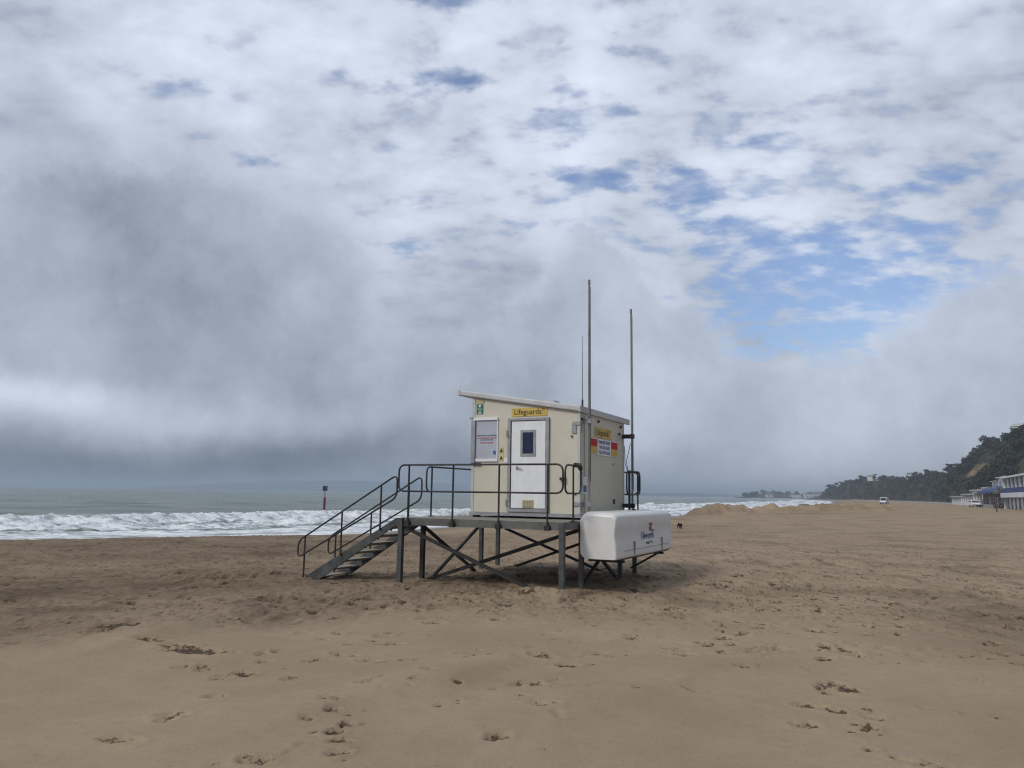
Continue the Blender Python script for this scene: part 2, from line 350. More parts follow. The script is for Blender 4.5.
def ridge(pts, h, wn, wf):
    global Z
    P = [onz(px, py, .04) for px, py in pts]; best = np.full(Z.shape, 9.); sgn = np.zeros(Z.shape); tt = np.zeros(Z.shape)
    m = (GY < 20) & (GY > 3) & (np.abs(GX) < 14)
    wx = GX+.25*fbm(GX/1.3, GY/1.3, 3); wy = GY+.25*fbm(GX/1.1+7, GY/1.1, 3); n = len(P)-1
    for i, (a, b_) in enumerate(zip(P[:-1], P[1:])):
        dx, dy = b_[0]-a[0], b_[1]-a[1]; l2 = dx*dx+dy*dy
        t = np.clip(((wx-a[0])*dx+(wy-a[1])*dy)/l2, 0, 1); ex = wx-a[0]-t*dx; ey = wy-a[1]-t*dy; d = np.hypot(ex, ey)
        k = d < best; best = np.where(k, d, best); sgn = np.where(k, ey, sgn); tt = np.where(k, (i+t)/n, tt)
    Z = Z+np.where(m, h*np.exp(-(best/np.where(sgn < 0, wn, wf))**2)*np.sin(np.clip(tt, .0, 1)*2.6+.35), 0)
ridge([(312,591),(280,600),(230,613),(160,632),(50,655)], .11, .28, 1.2)
ridge([(640,628),(520,660),(430,690),(330,716),(190,748)], .09, .22, .9)
ridge([(800,640),(690,668),(590,712),(500,764)], .05, .2, .8)
near = np.exp(-(GY/60)**2)
Z += .085*fbm(GX/4.2+3, GY/3.6+8, 3)*inland*sstep(2,6,GY)*sstep(60,14,GY)*(1-.85*np.exp(-(((LA+1.8)/3.6)**2+((LB-.5)/3.2)**2)))
for x_, y_ in ((-3.1,-.72),(-3.1,1.72),(-3.12,2.58),(.215,-.45),(.215,1.75),(.215,2.75),(-3.115,-1.5)): Z += bump(x_, y_-.05, .035, .2, .17)
Z += .012*fbm(GX/1.1, GY/.8, 3)*inland
# churned / trodden ground: everywhere but the wind-smoothed tongue in the foreground
def tongue():
    d1 = GY-(11.2+.30*np.clip(GX+2.2, -9, 0)*1.0)            # left limit, toward the stairs foot
    lim = np.where(GX < -2.2, 11.2+.62*(GX+2.2), 11.9-.10*np.abs(GX+2.2))
    return lim
lim = tongue()+.9*fbm(GX/2.5+40, GY/2.5, 3)
trod = sstep(-.5, 1.3, GY-lim)*inland
shade_zone = np.exp(-(((LA+1.0)/2.6)**2+((LB-.9)/2.4)**2))
trod = np.clip(trod+.1*shade_zone, 0, 1.1)
mid = sstep(45, 22, GY)
lump = fbm(GX/.32, GY/.32, 4, .6)
Z += trod*(.05*lump+.03*np.abs(fbm(GX/.13+9, GY/.13, 3)))*(.35+.65*mid)
Z += .10*fbm(GX/6+70, GY/6, 3)*sstep(25, 60, GY)*sstep(10, 30, S_)*.8
damp_shade = np.zeros_like(Z)
damp_shade += sstep(9, 0, S_)*.9                                   # wet swash band
damp_shade += .40*sstep(30, 12, S_)*sstep(.2, -.35, fbm(GX/9, GY/7+20, 3))*trod
damp_shade += .30*trod*sstep(.0, .5, fbm(GX/1.7+30, GY/1.7, 4))
damp_shade += .22*shade_zone*sstep(-.4,.5,lump)  # shade under the platform painted into the sand, mottled by the lumps
damp_shade += .45*sstep(3.5, 8, GX)*sstep(16, 9, GY)*sstep(-.1, .5, fbm(GX/3+11, GY/2.2+5, 3))
damp_shade += .22*trod*sstep(-.1, .6, lump)
damp_shade += .60*trod*sstep(2.5, -5, GX)*sstep(40, 26, GY)*(.7+.6*fbm(GX/4, GY/3+9, 3))  # left band: cloud shadow and damp painted as one darker tone
damp_shade += .62*sstep(4.0, 9, GX+.8*fbm(GX/2, GY/2, 3))*sstep(15.5, 11, GY)
dug = np.zeros_like(Z)
dry_ = .45*sstep(28, 70, GY)*sstep(2, 14, S_)
def dent(x, y, L, W, a, d, dm, rough=0.):
    rr = max(L, W)*1.4
    i0, i1 = np.searchsorted(YS, [y-rr, y+rr]); j0, j1 = np.searchsorted(XS, [x-rr, x+rr])
    if i1-i0 < 2 or j1-j0 < 2: return
    X = GX[i0:i1, j0:j1]-x; Y = GY[i0:i1, j0:j1]-y
    u = X*math.cos(a)+Y*math.sin(a); v = -X*math.sin(a)+Y*math.cos(a)
    jit = .35*fbm((X+x)/.09, (Y+y)/.09, 3)
    r = np.sqrt((u/L*2)**2+(v/W*2)**2)+jit
    ins = sstep(1.0, .55, r)
    rim = np.exp(-((r-1.15)/.22)**2)
    Z[i0:i1, j0:j1] += -d*ins+.45*d*rim*(.4+1.2*np.clip(.5+jit*1.4, 0, 1))
    if rough:
        n = fbm((X+x)/.05+5, (Y+y)/.05, 3); Z[i0:i1, j0:j1] += rough*n*sstep(1.3, .7, r)
    dug[i0:i1, j0:j1] = np.maximum(dug[i0:i1, j0:j1], dm*sstep(1.15, .5, r))
# prints and scuffs read off the beach: (picture x, picture y, length, width, damp)
prints = [(114,630,.85,.30,.8),(98,634,.5,.2,.5),(165,617,.4,.14,.6),(195,612,.5,.13,.7),(227,607,.35,.1,.6),(150,641,.45,.14,.5),(195,650,1.0,.25,.8),(178,645,.5,.16,.6),(195,664,.45,.12,.6),(203,667,.2,.1,.4),(245,671,.3,.12,.8),(222,674,.25,.12,.3),
 (215,691,.25,.12,.3),(172,714,.35,.14,.3),(166,720,.2,.12,.3),(120,744,.4,.1,.4),(289,677,.16,.08,.8),(282,651,.35,.1,.3),(265,660,.2,.1,.3),(318,660,.35,.09,.7),(345,655,.5,.09,.7),(377,662,.5,.10,.7),(417,662,.5,.08,.6),(487,660,.4,.14,.8),(365,691,.3,.07,.5),(415,693,.14,.09,.8),(430,682,.3,.06,.5),
 (337,710,.12,.07,.8),(332,717,.16,.07,.8),(307,725,.14,.07,.6),(347,729,.15,.09,1.),(333,737,.16,.1,1.),(340,746,.22,.08,.8),(337,757,.22,.09,.7),(255,764,.25,.1,.7),(245,762,.15,.1,.5),(498,745,.22,.11,.8),(440,712,.14,.06,.7),(457,692,.12,.05,.4),(497,695,.12,.06,.4),
 (543,657,.4,.14,.5),(569,667,.32,.17,.9),(532,689,.3,.15,.7),(520,690,.25,.12,.3),(543,712,.32,.14,.25),(572,692,.12,.05,.3),(592,693,.12,.05,.3),(637,694,.12,.06,.4),(694,691,.22,.05,.7),(617,655,.4,.08,.5),(598,653,.3,.08,.4),(672,648,.4,.1,.6),(684,657,.3,.07,.5),(737,631,.5,.1,.8),(739,639,.3,.08,.5),(742,665,.25,.1,.6),(762,663,.18,.05,.5),(784,652,.2,.05,.5),(750,651,.35,.06,.3),
 (832,682,.35,.14,.6),(847,686,.26,.15,1.),(826,684,.3,.1,.4),(809,702,.35,.12,.4),(832,705,.3,.12,1.),(857,706,.12,.07,.9),(872,723,.14,.10,1.),(876,712,.22,.09,.4),(807,722,.32,.12,.3),(834,636,.25,.05,.8),(892,637,.3,.05,.6),(868,636,.2,.05,.5),(972,658,.4,.07,.5),(912,655,.25,.05,.5),(814,652,.25,.05,.4),(996,710,.13,.06,.8),(942,765,.13,.07,.8),(872,744,.18,.06,.4),(902,752,.25,.06,.4),(922,757,.25,.06,.4),
 (667,611,.3,.1,.7),(772,608,.4,.12,.7),(827,607,.5,.1,.5),(563,630,.3,.08,.6),(585,607,.25,.1,.6),(590,610,.2,.08,.4),(632,640,.3,.07,.5),(640,632,.2,.06,.4),(560,640,.3,.06,.4),(300,600,.3,.1,.5),(335,605,.35,.1,.5),(385,606,.3,.1,.5),(415,604,.3,.1,.6),(480,611,.5,.07,.5),(455,620,.4,.06,.4),(392,630,.22,.07,.7),(375,638,.3,.06,.3),(925,700,.2,.06,.3),(984,659,.2,.05,.3)]
for px, py, L, W, dm in prints:
    x, y = onz(px, py, .03)
    dent(x, y, L, W*(1.9 if L < .4 else 1.7), random.uniform(-.5, .5), .016+.020*dm, .34+.56*dm, .045*dm)
    if dm > .6 and L < .45:
        for k in range(2): dent(x+random.uniform(-.35,.35), y+random.uniform(-.25,.25), random.uniform(.05,.12), random.uniform(.05,.10), random.uniform(0,3), .010, .6*dm)
def trail(pts, stride, dm):
    P = [onz(px, py, .03) for px, py in pts]; side = 1; k = 0
    for a, b_ in zip(P[:-1], P[1:]):
        L = math.hypot(b_[0]-a[0], b_[1]-a[1]); ang = math.atan2(b_[1]-a[1], b_[0]-a[0]); n = max(1, int(L/stride))
        for i in range(n):
            t = (i+random.uniform(.2,.6))/n; side = -side
            x = a[0]+(b_[0]-a[0])*t-math.sin(ang)*.13*side; y = a[1]+(b_[1]-a[1])*t+math.cos(ang)*.13*side
            q = dm*random.uniform(.45,1.1)
            dent(x-.08*math.cos(ang), y-.08*math.sin(ang), .13, .10, ang, .014+.012*q, q, .02); dent(x+.07*math.cos(ang), y+.07*math.sin(ang), .18, .12, ang+.1*side, .012+.012*q, q*.8, .02)
trail([(925,766),(845,692),(742,640),(664,606)], .62, .75)
trail([(250,766),(335,718),(345,690),(450,664),(560,636),(640,604)], .66, .72)
trail([(545,740),(535,690),(570,660),(600,620)], .64, .55)
trail([(990,690),(900,640),(800,606)], .7, .6)
# walkers' tracks over the trodden beach
tr = random.Random(5)
for k in range(4600):
    y = 9+38*tr.random()**1.5; x = (tr.random()*2-1)*(.72*y)
    if tr.random() > np.interp(y, [8,12,16], [.05,.5,1.]): continue
    if y < 12 and x < 2 and tr.random() < .8: continue
    a = tr.uniform(-.9,.9) if tr.random() < .6 else tr.uniform(0, 3.1)
    s = tr.random()
    dent(x, y, .22+.2*tr.random(), .14+.14*tr.random(), a+(1.2 if tr.random() < .4 else 0), .012+.03*s, .25+.6*s, .015)
# heaps of bulldozed sand at the water's edge
hp = random.Random(3)
for px, D, top, wd in ((716,101,505.2,3.4),(735,103,506.2,2.6),(772,109,505.8,2.6),(803,115,506.,3.2),(826,117,505.2,3.8),(846,119,504.0,3.0),(866,121,504.4,4.0),(890,125,506.,4.),(700,99,508,2.5),(757,106,508,2.5),(788,112,507,2.2)):
    x = atD(px, D); h = EYE-(top-1.3-horizon(px))*D/F
    d = np.sqrt(((GX-x)/wd)**2+((GY-D)/(wd*1.3))**2)
    f_ = sstep(1.15, .1, d+.45*fbm(GX/1.5+px, GY/1.5, 4))
    Z = np.maximum(Z, Z+(h-Z)*f_); dry_ = np.maximum(dry_, .8*f_)
Z += .42*fbm(GX/.9, GY/1.3, 3)*np.exp(-((GY-112)/16)**2)*sstep(18, 24, GX)*sstep(60, 48, GX)

sand, nt_, b = newmat('beach_sand')
tc = nt_.nodes.new('ShaderNodeTexCoord').outputs['Object']
at = nd(nt_, 'ShaderNodeAttribute', attribute_name='damp_shade').outputs['Fac']
n1 = noise(nt_, tc, .55, 6, .6); n2 = noise(nt_, tc, 7, 5, .65); n3 = noise(nt_, tc, 180, 3, .7)
dry = nd(nt_, 'ShaderNodeAttribute', attribute_name='dry').outputs['Fac']; ta = nd(nt_, 'ShaderNodeAttribute', attribute_name='trod').outputs['Fac']; pr_ = nd(nt_, 'ShaderNodeAttribute', attribute_name='dug').outputs['Fac']
c = mixc(nt_, ramp(nt_, n1, .3, .7), (.268,.196,.130), (.338,.252,.171))
c = mixc(nt_, dry, c, (.36,.262,.16))
c = mixc(nt_, mth(nt_, 'MULTIPLY', ramp(nt_, n2, .42, .75), .30), c, (.21,.148,.088))
c = mixc(nt_, mth(nt_, 'MULTIPLY', ramp(nt_, n3, .35, .75), .40), c, (.39,.305,.21))
c = mixc(nt_, mth(nt_, 'MULTIPLY', ramp(nt_, noise(nt_, tc, 90, 2, .5), .62, .72), .55), c, (.11,.08,.052))
c = mixc(nt_, mth(nt_, 'MULTIPLY', ramp(nt_, noise(nt_, tc, 26, 5, .7), .60, .68), .35), c, (.13,.095,.06))
c = mixc(nt_, mth(nt_, 'MINIMUM', mth(nt_, 'MULTIPLY', at, mth(nt_, 'ADD', .6, mth(nt_, 'MULTIPLY', n2, .8))), .9), c, (.105,.074,.046))
cr_ = noise(nt_, tc, 13, 6, .72)
df_ = ramp(nt_, mth(nt_, 'ADD', pr_, mth(nt_, 'MULTIPLY', mth(nt_, 'SUBTRACT', cr_, .5), 2.6)), .40, .72)
c = mixc(nt_, mth(nt_, 'MULTIPLY', df_, .88), c, (.052,.036,.023))
mq = nd(nt_, 'ShaderNodeMapping'); mq.inputs['Scale'].default_value = (1., .42, 1.); nt_.links.new(tc, mq.inputs[0])
sp = noise(nt_, mq.outputs[0], 4.2, 5, .74)
spk = mth(nt_, 'MAXIMUM', ramp(nt_, sp, .57, .66), ramp(nt_, noise(nt_, mq.outputs[0], 10, 4, .7), .57, .65))
c = mixc(nt_, mth(nt_, 'MULTIPLY', mth(nt_, 'MULTIPLY', spk, ta), .72), c, (.072,.050,.031))  # shading of clods painted as dark specks on trodden sand
mq2 = nd(nt_, 'ShaderNodeMapping'); mq2.inputs['Scale'].default_value = (1., .22, 1.); nt_.links.new(tc, mq2.inputs[0])
c = mixc(nt_, mth(nt_, 'MULTIPLY', mth(nt_, 'MULTIPLY', ramp(nt_, noise(nt_, mq2.outputs[0], 1.3, 6, .7), .56, .68), ta), .6), c, (.10,.072,.045))
nt_.links.new(c, b.inputs['Base Color']); wa = nd(nt_, 'ShaderNodeAttribute', attribute_name='wet').outputs['Fac']; nt_.links.new(mth(nt_, 'SUBTRACT', .92, mth(nt_, 'MULTIPLY', wa, .62)), b.inputs['Roughness']); nt_.links.new(mth(nt_, 'ADD', .15, mth(nt_, 'MULTIPLY', wa, .4)), b.inputs['Specular IOR Level'])
bp = nd(nt_, 'ShaderNodeBump', Strength=.5, Distance=.012); bp2 = nd(nt_, 'ShaderNodeBump', Strength=.45, Distance=.004)
nt_.links.new(noise(nt_, tc, 16, 5, .6), bp.inputs['Height']); nt_.links.new(n3, bp2.inputs['Height'])
nt_.links.new(bp.outputs[0], bp2.inputs['Normal']); nt_.links.new(bp2.outputs[0], b.inputs['Normal'])
g = grid_mesh('sand', GX, GY, Z, sand, dict(damp_shade=np.clip(damp_shade, 0, 1.1), dug=np.clip(dug, 0, 1.2), dry=dry_, wet=sstep(5.5, .5, S_), trod=np.clip(trod, 0, 1)*(.5+.5*mid))); tag(g, kind='structure')
def ground(x, y):
    i = np.clip(np.searchsorted(YS, y), 1, len(YS)-1); j = np.clip(np.searchsorted(XS, x), 1, len(XS)-1)
    return float(Z[i, j])

# ------------------------------------------------------------------ sea
ps = lines([(-120,5,8,.35),(5,140,.24,.40),(140,500,.40,6),(500,11500,6,300)])
vs_ = lines([(-4,30,.16,.22),(30,60,.22,.7),(60,300,.7,7),(300,9800,7,320)])
PP, VV = np.meshgrid(ps, vs_); SX, SY = xy(PP, qs(PP)+VV)
wob = 3.5*fbm(PP/22, PP*0+1.7, 3)+5*sstep(48, 14, PP)
near_ = sstep(900, 250, PP)
def crest(v0, wid, h, seed, gap):
    a = h*np.clip(.6+gap*fbm(PP/9+seed, PP*0+seed, 3), .05 if h < .8 else .62, 1.3)
    d = VV-(v0+wob+1.5*fbm(PP/5+seed, PP*0+3, 2))
    return a*np.exp(-(np.where(d < 0, d/(wid*.55), d/(wid*1.5)))**2)
WS = crest(22,2.4,.98,4,.7)+crest(13,1.3,.36,9,.8)+crest(5,1.0,.2,14,.9)+crest(33,3.5,.42,21,1.0)+crest(48,4,.40,31,1.2)+crest(66,5,.40,37,1.3)+crest(90,6,.4,43,1.3)
fo = sstep(27.5, 22.5, VV-wob*.9-2.8*fbm(PP/4, VV/4, 3))
fo2 = np.clip(crest(33,2.0,1.,21,1.6)-.80, 0, 1)*1.6+np.clip(crest(48,2,1.,31,1.8)-.95, 0, 1)*1.2
rough = fbm(PP/.9, VV/.7, 4, .6)
WS += fo*(.26*rough*sstep(6, 14, VV)+.05*rough)
WS += .10*fbm(PP/6, VV/2.2+PP/14, 4)*sstep(18, 32, VV)+.30*fbm(PP/30, VV/8, 3)*sstep(25, 70, VV)
# swash edge runs up the sand unevenly
edge = sstep(0, 3.5, VV+1.5*fbm(PP/5+60, PP*0, 3)+1.0)
SZ = WZ+WS*sstep(0, 3, VV)+.015
SZ = np.where(VV < 0, WZ+.012-VV*0.006, SZ)
pk = np.exp(-((VV-wob-23.5)/3.6)**2)+.85*np.exp(-((VV-wob*.8-13.2)/2.2)**2)+.8*np.exp(-((VV-6.5-1.5*fbm(PP/7, PP*0+8, 2))/1.6)**2)+.9*np.exp(-((VV-.8)/1.8)**2)
foam = np.clip(fo*(.64+.34*np.clip(pk, 0, 1))+fo2, 0, 1)*sstep(-2.5, .5, VV)
foam = foam*(1-.34*np.exp(-((VV-wob-17)/1.7)**2))*(1-.25*np.exp(-((VV-wob-9)/1.2)**2))
sea, nt_, b = newmat('sea_water')
tc = nt_.nodes.new('ShaderNodeTexCoord').outputs['Object']
fa = nd(nt_, 'ShaderNodeAttribute', attribute_name='foam').outputs['Fac']
mp = nd(nt_, 'ShaderNodeMapping'); mp.inputs['Rotation'].default_value = (0,0,R(-60)); mp.inputs['Scale'].default_value = (.45,1.,1.)
nt_.links.new(tc, mp.inputs[0]); tv = mp.outputs[0]
mp3 = nd(nt_, 'ShaderNodeMapping'); mp3.inputs['Rotation'].default_value = (0,0,R(-60)); mp3.inputs['Scale'].default_value = (.13,1.1,1.); nt_.links.new(tc, mp3.inputs[0])
f1 = mth(nt_, 'ADD', mth(nt_, 'MULTIPLY', noise(nt_, tv, .75, 8, .68), .55), mth(nt_, 'MULTIPLY', noise(nt_, mp3.outputs[0], .9, 6, .62), .45)); f2 = noise(nt_, tv, .06, 5, .6)
fm = ramp(nt_, mth(nt_, 'ADD', fa, mth(nt_, 'MULTIPLY', mth(nt_, 'SUBTRACT', f1, .5), 2.1)), .42, .74)
wc = mixc(nt_, ramp(nt_, f2, .35, .65), (.10,.138,.120), (.19,.222,.192))
fc = mixc(nt_, ramp(nt_, noise(nt_, tv, 1.1, 7, .68), .34, .58), (.36,.40,.42), (.86,.88,.89))
c = mixc(nt_, fm, wc, fc)
nt_.links.new(c, b.inputs['Base Color'])
rr = mth(nt_, 'ADD', .30, mth(nt_, 'MULTIPLY', fm, .5)); nt_.links.new(rr, b.inputs['Roughness']); b.inputs['IOR'].default_value = 1.33
bp = nd(nt_, 'ShaderNodeBump', Strength=1., Distance=.9); nt_.links.new(noise(nt_, tv, .8, 6, .6), bp.inputs['Height'])
nt_.links.new(bp.outputs[0], b.inputs['Normal'])
tag(grid_mesh('sea', SX, SY, SZ, sea, dict(foam=foam)), kind='structure')

# ------------------------------------------------------------------ tower: platform, hut, storage box
def frame_thing(name, label, cat, off, group=None):
    x, y = toW(off[0], off[1]); return thing(name, label, cat, (x, y, off[2]), -TH, group)
# --- platform with rails and stairs
o_ = (-1.45, .8, .1)
pl = frame_thing('lifeguard_platform', 'raised steel platform with braced legs, tube railings and stairs that carries the cream hut', 'platform', o_)
def part(mb, name, mat, parent, off=None, **k): return mb.build(name, mat, parent, off or (0,0,0), **k)
dk = MB()
for i in range(24):                                     # boards run across the walkway
    x0 = -3.13+i*(3.38/24); dk.box((x0, -1.43, 1.325), (x0+3.38/24-.008, 3.2, 1.362+.002*random.random()))
dk = part(dk, 'deck', M['deck'], pl, o_)
fz0, fz1 = 1.222, 1.357
fa_ = MB()
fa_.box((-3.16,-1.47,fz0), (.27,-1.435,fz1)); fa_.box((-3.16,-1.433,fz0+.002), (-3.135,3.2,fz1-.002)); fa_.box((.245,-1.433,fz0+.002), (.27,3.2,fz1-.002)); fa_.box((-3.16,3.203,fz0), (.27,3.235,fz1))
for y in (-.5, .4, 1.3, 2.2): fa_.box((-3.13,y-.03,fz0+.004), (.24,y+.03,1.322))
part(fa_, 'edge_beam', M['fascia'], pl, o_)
def legpart(x, y, z0, m='galv'):
    mb = MB(); s = .041
    mb.box((x-s,y-s,z0-.35), (x+s,y+s,1.21)); mb.box((x-.075,y-.075,1.2105), (x+.075,y+.075,1.2215))
    part(mb, 'leg', M[m], pl, o_)
# the two corner legs of the walkway are channels set proud of the edge beam
for x in (-3.115, .262):
    mb = MB(); mb.box((x-.046,-1.52,-.3), (x+.046,-1.473,1.352)); mb.box((x-.046,-1.472,-.3), (x-.03,-1.43,1.218)); mb.box((x+.03,-1.472,-.3), (x+.046,-1.43,1.218)); part(mb, 'leg', M['galv'], pl, o_)
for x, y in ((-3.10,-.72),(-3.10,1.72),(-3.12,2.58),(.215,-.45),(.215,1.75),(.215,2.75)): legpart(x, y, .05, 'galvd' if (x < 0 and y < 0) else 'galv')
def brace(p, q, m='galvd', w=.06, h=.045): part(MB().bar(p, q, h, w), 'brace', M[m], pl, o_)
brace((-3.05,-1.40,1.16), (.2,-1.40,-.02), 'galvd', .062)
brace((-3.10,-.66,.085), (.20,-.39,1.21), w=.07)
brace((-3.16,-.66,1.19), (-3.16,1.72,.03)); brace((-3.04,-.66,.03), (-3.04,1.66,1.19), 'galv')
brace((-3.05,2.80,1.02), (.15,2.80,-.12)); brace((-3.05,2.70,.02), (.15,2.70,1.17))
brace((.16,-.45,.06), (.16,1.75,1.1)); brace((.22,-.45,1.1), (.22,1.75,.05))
# box support beams
sb = MB()
for y in (-.15, 2.45): sb.box((.25,y-.03,.615), (.95,y+.03,.66))
sb.box((.86,-.35,.664), (.92,3.0,.698)); sb.box((.32,-.35,.664), (.38,3.0,.698))
for y in (2.45,): sb.bar((.22,y,.28), (.80,y,.615), .04, .04)
part(sb, 'support_bracket', M['galvd'], pl, o_)
# railings: named top to bottom rail loop > post
def railing(path, posts, lift=0, r=.022, closed=True):
    r = .018; mb = MB().tube(path, r, 8, closed); o = part(mb, 'railing', M['rail'], pl, o_, smooth=True)
    for a, b_ in posts:
        pm = MB().tube([a, b_], .0185, 8); pm.box((b_[0]-.05, b_[1]-.045, b_[2]-.002), (b_[0]+.05, b_[1]+.02, b_[2]+.09)) if b_[2] < 1.3 else pm.box((b_[0]-.05,b_[1]-.05,b_[2]),(b_[0]+.05,b_[1]+.05,b_[2]+.012))
        part(pm, 'post', M['rail'], o, o_)
    return o
def loop(c):   # closed rounded loop from 4 corners
    c = [Vector(v) for v in c]; L = []
    n = len(c)
    for i in range(n):
        a, b_, d = c[i-1], c[i], c[(i+1) % n]
        L += rnd([a, b_, d], .14, 5)[1:-1]
    return L
yr = -1.50
railing(loop([(-3.19,yr,2.375),(.285,yr,2.375),(.285,yr,1.868),(-3.19,yr,1.868)]), [((x,yr,2.36),(x,yr,1.215)) for x in (-2.955,-1.955,-.98,-.01)])
xr_ = .255
railing(loop([(xr_,-1.33,2.375),(xr_,-.58,2.375),(xr_,-.58,1.868),(xr_,-1.33,1.868)]), [((xr_,-.95,2.36),(xr_,-.95,1.363))])
part(MB().tube([(xr_,-.86,2.385),(xr_,-.66,2.385),(xr_,-.59,2.32)], .045, 8), 'dark_sleeve', M['black'], pl, o_)
railing(loop([(xr_,2.12,2.375),(xr_,3.06,2.375),(xr_,3.06,1.868),(xr_,2.12,1.868)]), [((xr_,2.32,2.36),(xr_,2.32,1.363)),((xr_,2.9,2.36),(xr_,2.9,1.363))])
railing(loop([(.18,3.2,2.375),(-3.05,3.2,2.375),(-3.05,3.2,1.868),(.18,3.2,1.868)]), [((x,3.2,2.36),(x,3.2,1.363)) for x in (-.05,-1.05,-2.05,-2.85)])
railing(loop([(-3.12,-.62,2.375),(-3.12,3.15,2.375),(-3.12,3.15,1.868),(-3.12,-.62,1.868)]), [((-3.12,y,2.36),(-3.12,y,1.363)) for y in (-.42,1.3,2.9)])
# stairs
st = MB()
def stringer(y0, y1):
    mb = MB()
    mb.prism([(-3.162,1.352),(-3.24,1.352),(-5.44,.115),(-5.62,-.1),(-5.36,-.1),(-3.32,1.17),(-3.162,1.24)], 'y', y0, y1); return mb
stair = part(stringer(-1.47,-1.43), 'staircase', M['galv'], pl, o_)
part(stringer(-.55,-.51), 'stringer', M['galv'], stair, o_)
for i in range(7):
    z = .125+.178*i; x = -5.345+.305*i
    tm = MB().box((x-.02,-1.427,z-.035), (x+.25,-.553,z)); tm.box((x-.019,-1.42,z-.075), (x-.005,-.56,z-.036)); tm.box((x+.10,-1.426,z-.10), (x+.14,-1.40,z-.036))
    part(tm, 'tread', M['deck'], stair, o_)
for y in (-1.50, -.53):
    sl_ = .565
    zt = lambda x: 2.135+(x+3.325)*sl_
    zl = lambda x: 1.80+(x+3.325)*sl_-.09
    dz_, xe, xs_ = (.0,-3.225,-5.655) if y < -1 else (.035,-3.29,-5.67)
    pts = loop([(xe,y,zt(xe)+dz_),(xs_,y,zt(xs_)+dz_),(xs_,y,zl(xs_)+.08),(xe,y,zl(xe)-.02)])
    part(MB().tube(pts, .0175, 8, True), 'handrail', M['rail'], stair, o_, smooth=True)
    for x in (-5.475,-4.545,-3.60): 
        zb = .115+(x+5.45)*.56-.05
        part(MB().tube([(x,y,zt(x)-.01),(x,y,zb)], .018, 8), 'handrail_post', M['rail'], stair, o_)
# --- hut
ho = (-1.2, 1.34, 1.364)
hut = frame_thing('lifeguard_hut', 'cream panelled lifeguard hut with white door and sloping roof on the steel platform', 'hut', ho)
def hp_(mb, name, mat, parent=None, **k):
    return mb.build(name, mat, parent or hut, ho, **k)
zr = lambda x: 3.466-.1605*x          # underside of the roof
W_, D_ = -2.408, 2.676
wl = MB()
wl.prism([(W_,1.472),(0,1.472),(0,zr(0)-.004),(W_,zr(W_)-.004)], 'y', 0, D_); hp_(wl, 'wall', M['cream'])
sk = MB().box((W_-.03,-.03,1.405),(.03,D_+.03,1.47))
hp_(sk, 'base_frame', M['alu'])
for x in (-2.33,-1.6,-.85,-.08):
    for y in (.1, 1.3, 2.55): hp_(MB().box((x-.06,y-.06,1.3645),(x+.06,y+.06,1.404)), 'foot', M['black'])
for x, y in ((W_,0),(0,0),(W_,D_),(0,D_)):
    sx = 1 if x == 0 else -1; sy = 1 if y else -1
    hp_(MB().box((x+sx*.012,y+sy*.012,1.473),(x-sx*.05,y-sy*.05,zr(x)-.03 if x else zr(0)-.02)), 'corner_trim', M['trim'])
t_ = .115
rf = MB().prism([(-2.71,zr(-2.71)),(.035,zr(.035)),(.035,zr(.035)+t_),(-2.71,zr(-2.71)+t_)], 'y', -.075, D_+.33)
rf = hp_(rf, 'roof', M['roof'], bevel=.025)
fs_ = MB().box((.0,-.08,zr(0)-.012),(.045,D_+.335,zr(.035)+t_+.004))
fs_.prism([(-2.762,zr(-2.762)-.005),(-2.70,zr(-2.70)-.005),(-2.70,zr(-2.70)+t_+.006),(-2.762,zr(-2.762)+t_+.006)], 'y', -.085, D_+.34)
e = hp_(fs_, 'roof_edge', M['roof'], rf, bevel=.008)
hp_(MB().prism([(-1.05,zr(-1.05)+t_),(-.75,zr(-.75)+t_),(-.78,zr(-.9)+t_+.06),(-1.02,zr(-.9)+t_+.07)], 'y', .5, .8), 'roof_vent', M['roof'], rf)
# door
dz0, dz1, dx0, dx1 = 1.492, 3.372, -1.559, -.641
fr = MB(); fw_ = .062
fr.box((dx0,-.05,dz0),(dx0+fw_,-.002,dz1)); fr.box((dx1-fw_,-.05,dz0),(dx1,-.002,dz1)); fr.box((dx0+fw_+.001,-.05,dz1-fw_*.75),(dx1-fw_-.001,-.002,dz1)); fr.box((dx0+fw_+.001,-.055,dz0),(dx1-fw_-.001,-.002,dz0+.06))
door = hp_(MB().box((dx0+fw_+.018,-.028,dz0+.072),(dx1-fw_-.018,-.003,dz1-fw_*.75-.014)), 'door', M['white'], bevel=.004)
hp_(fr, 'door_frame', M['alu'], door)
hp_(MB().box((dx0+fw_+.001,-.012,dz0+.061),(dx1-fw_-.001,-.001,dz1-fw_*.75-.001)), 'door_seal', M['black'], door)
wx0, wx1, wz0, wz1 = -1.272, -.932, 2.60, 3.13
df = MB(); q = .05
df.box((wx0,-.042,wz0),(wx0+q,-.028,wz1)); df.box((wx1-q,-.042,wz0),(wx1,-.028,wz1)); df.box((wx0+q+.001,-.042,wz1-q),(wx1-q-.001,-.028,wz1)); df.box((wx0+q+.001,-.042,wz0),(wx1-q-.001,-.028,wz0+q))
hp_(df, 'window_frame', M['alu'], door); hp_(MB().box((wx0+q+.002,-.034,wz0+q+.002),(wx1-q-.002,-.029,wz1-q-.002)), 'pane', M['glass'], door)
hd = MB().box((-1.365,-.045,2.34),(-1.325,-.029,2.40)); hd.tube([(-1.345,-.045,2.375),(-1.345,-.075,2.375),(-1.23,-.075,2.36)], .011, 8)
hp_(hd, 'handle', M['alu'], door)
vt = MB().box((-1.215,-.036,1.575),(-.97,-.029,1.725))
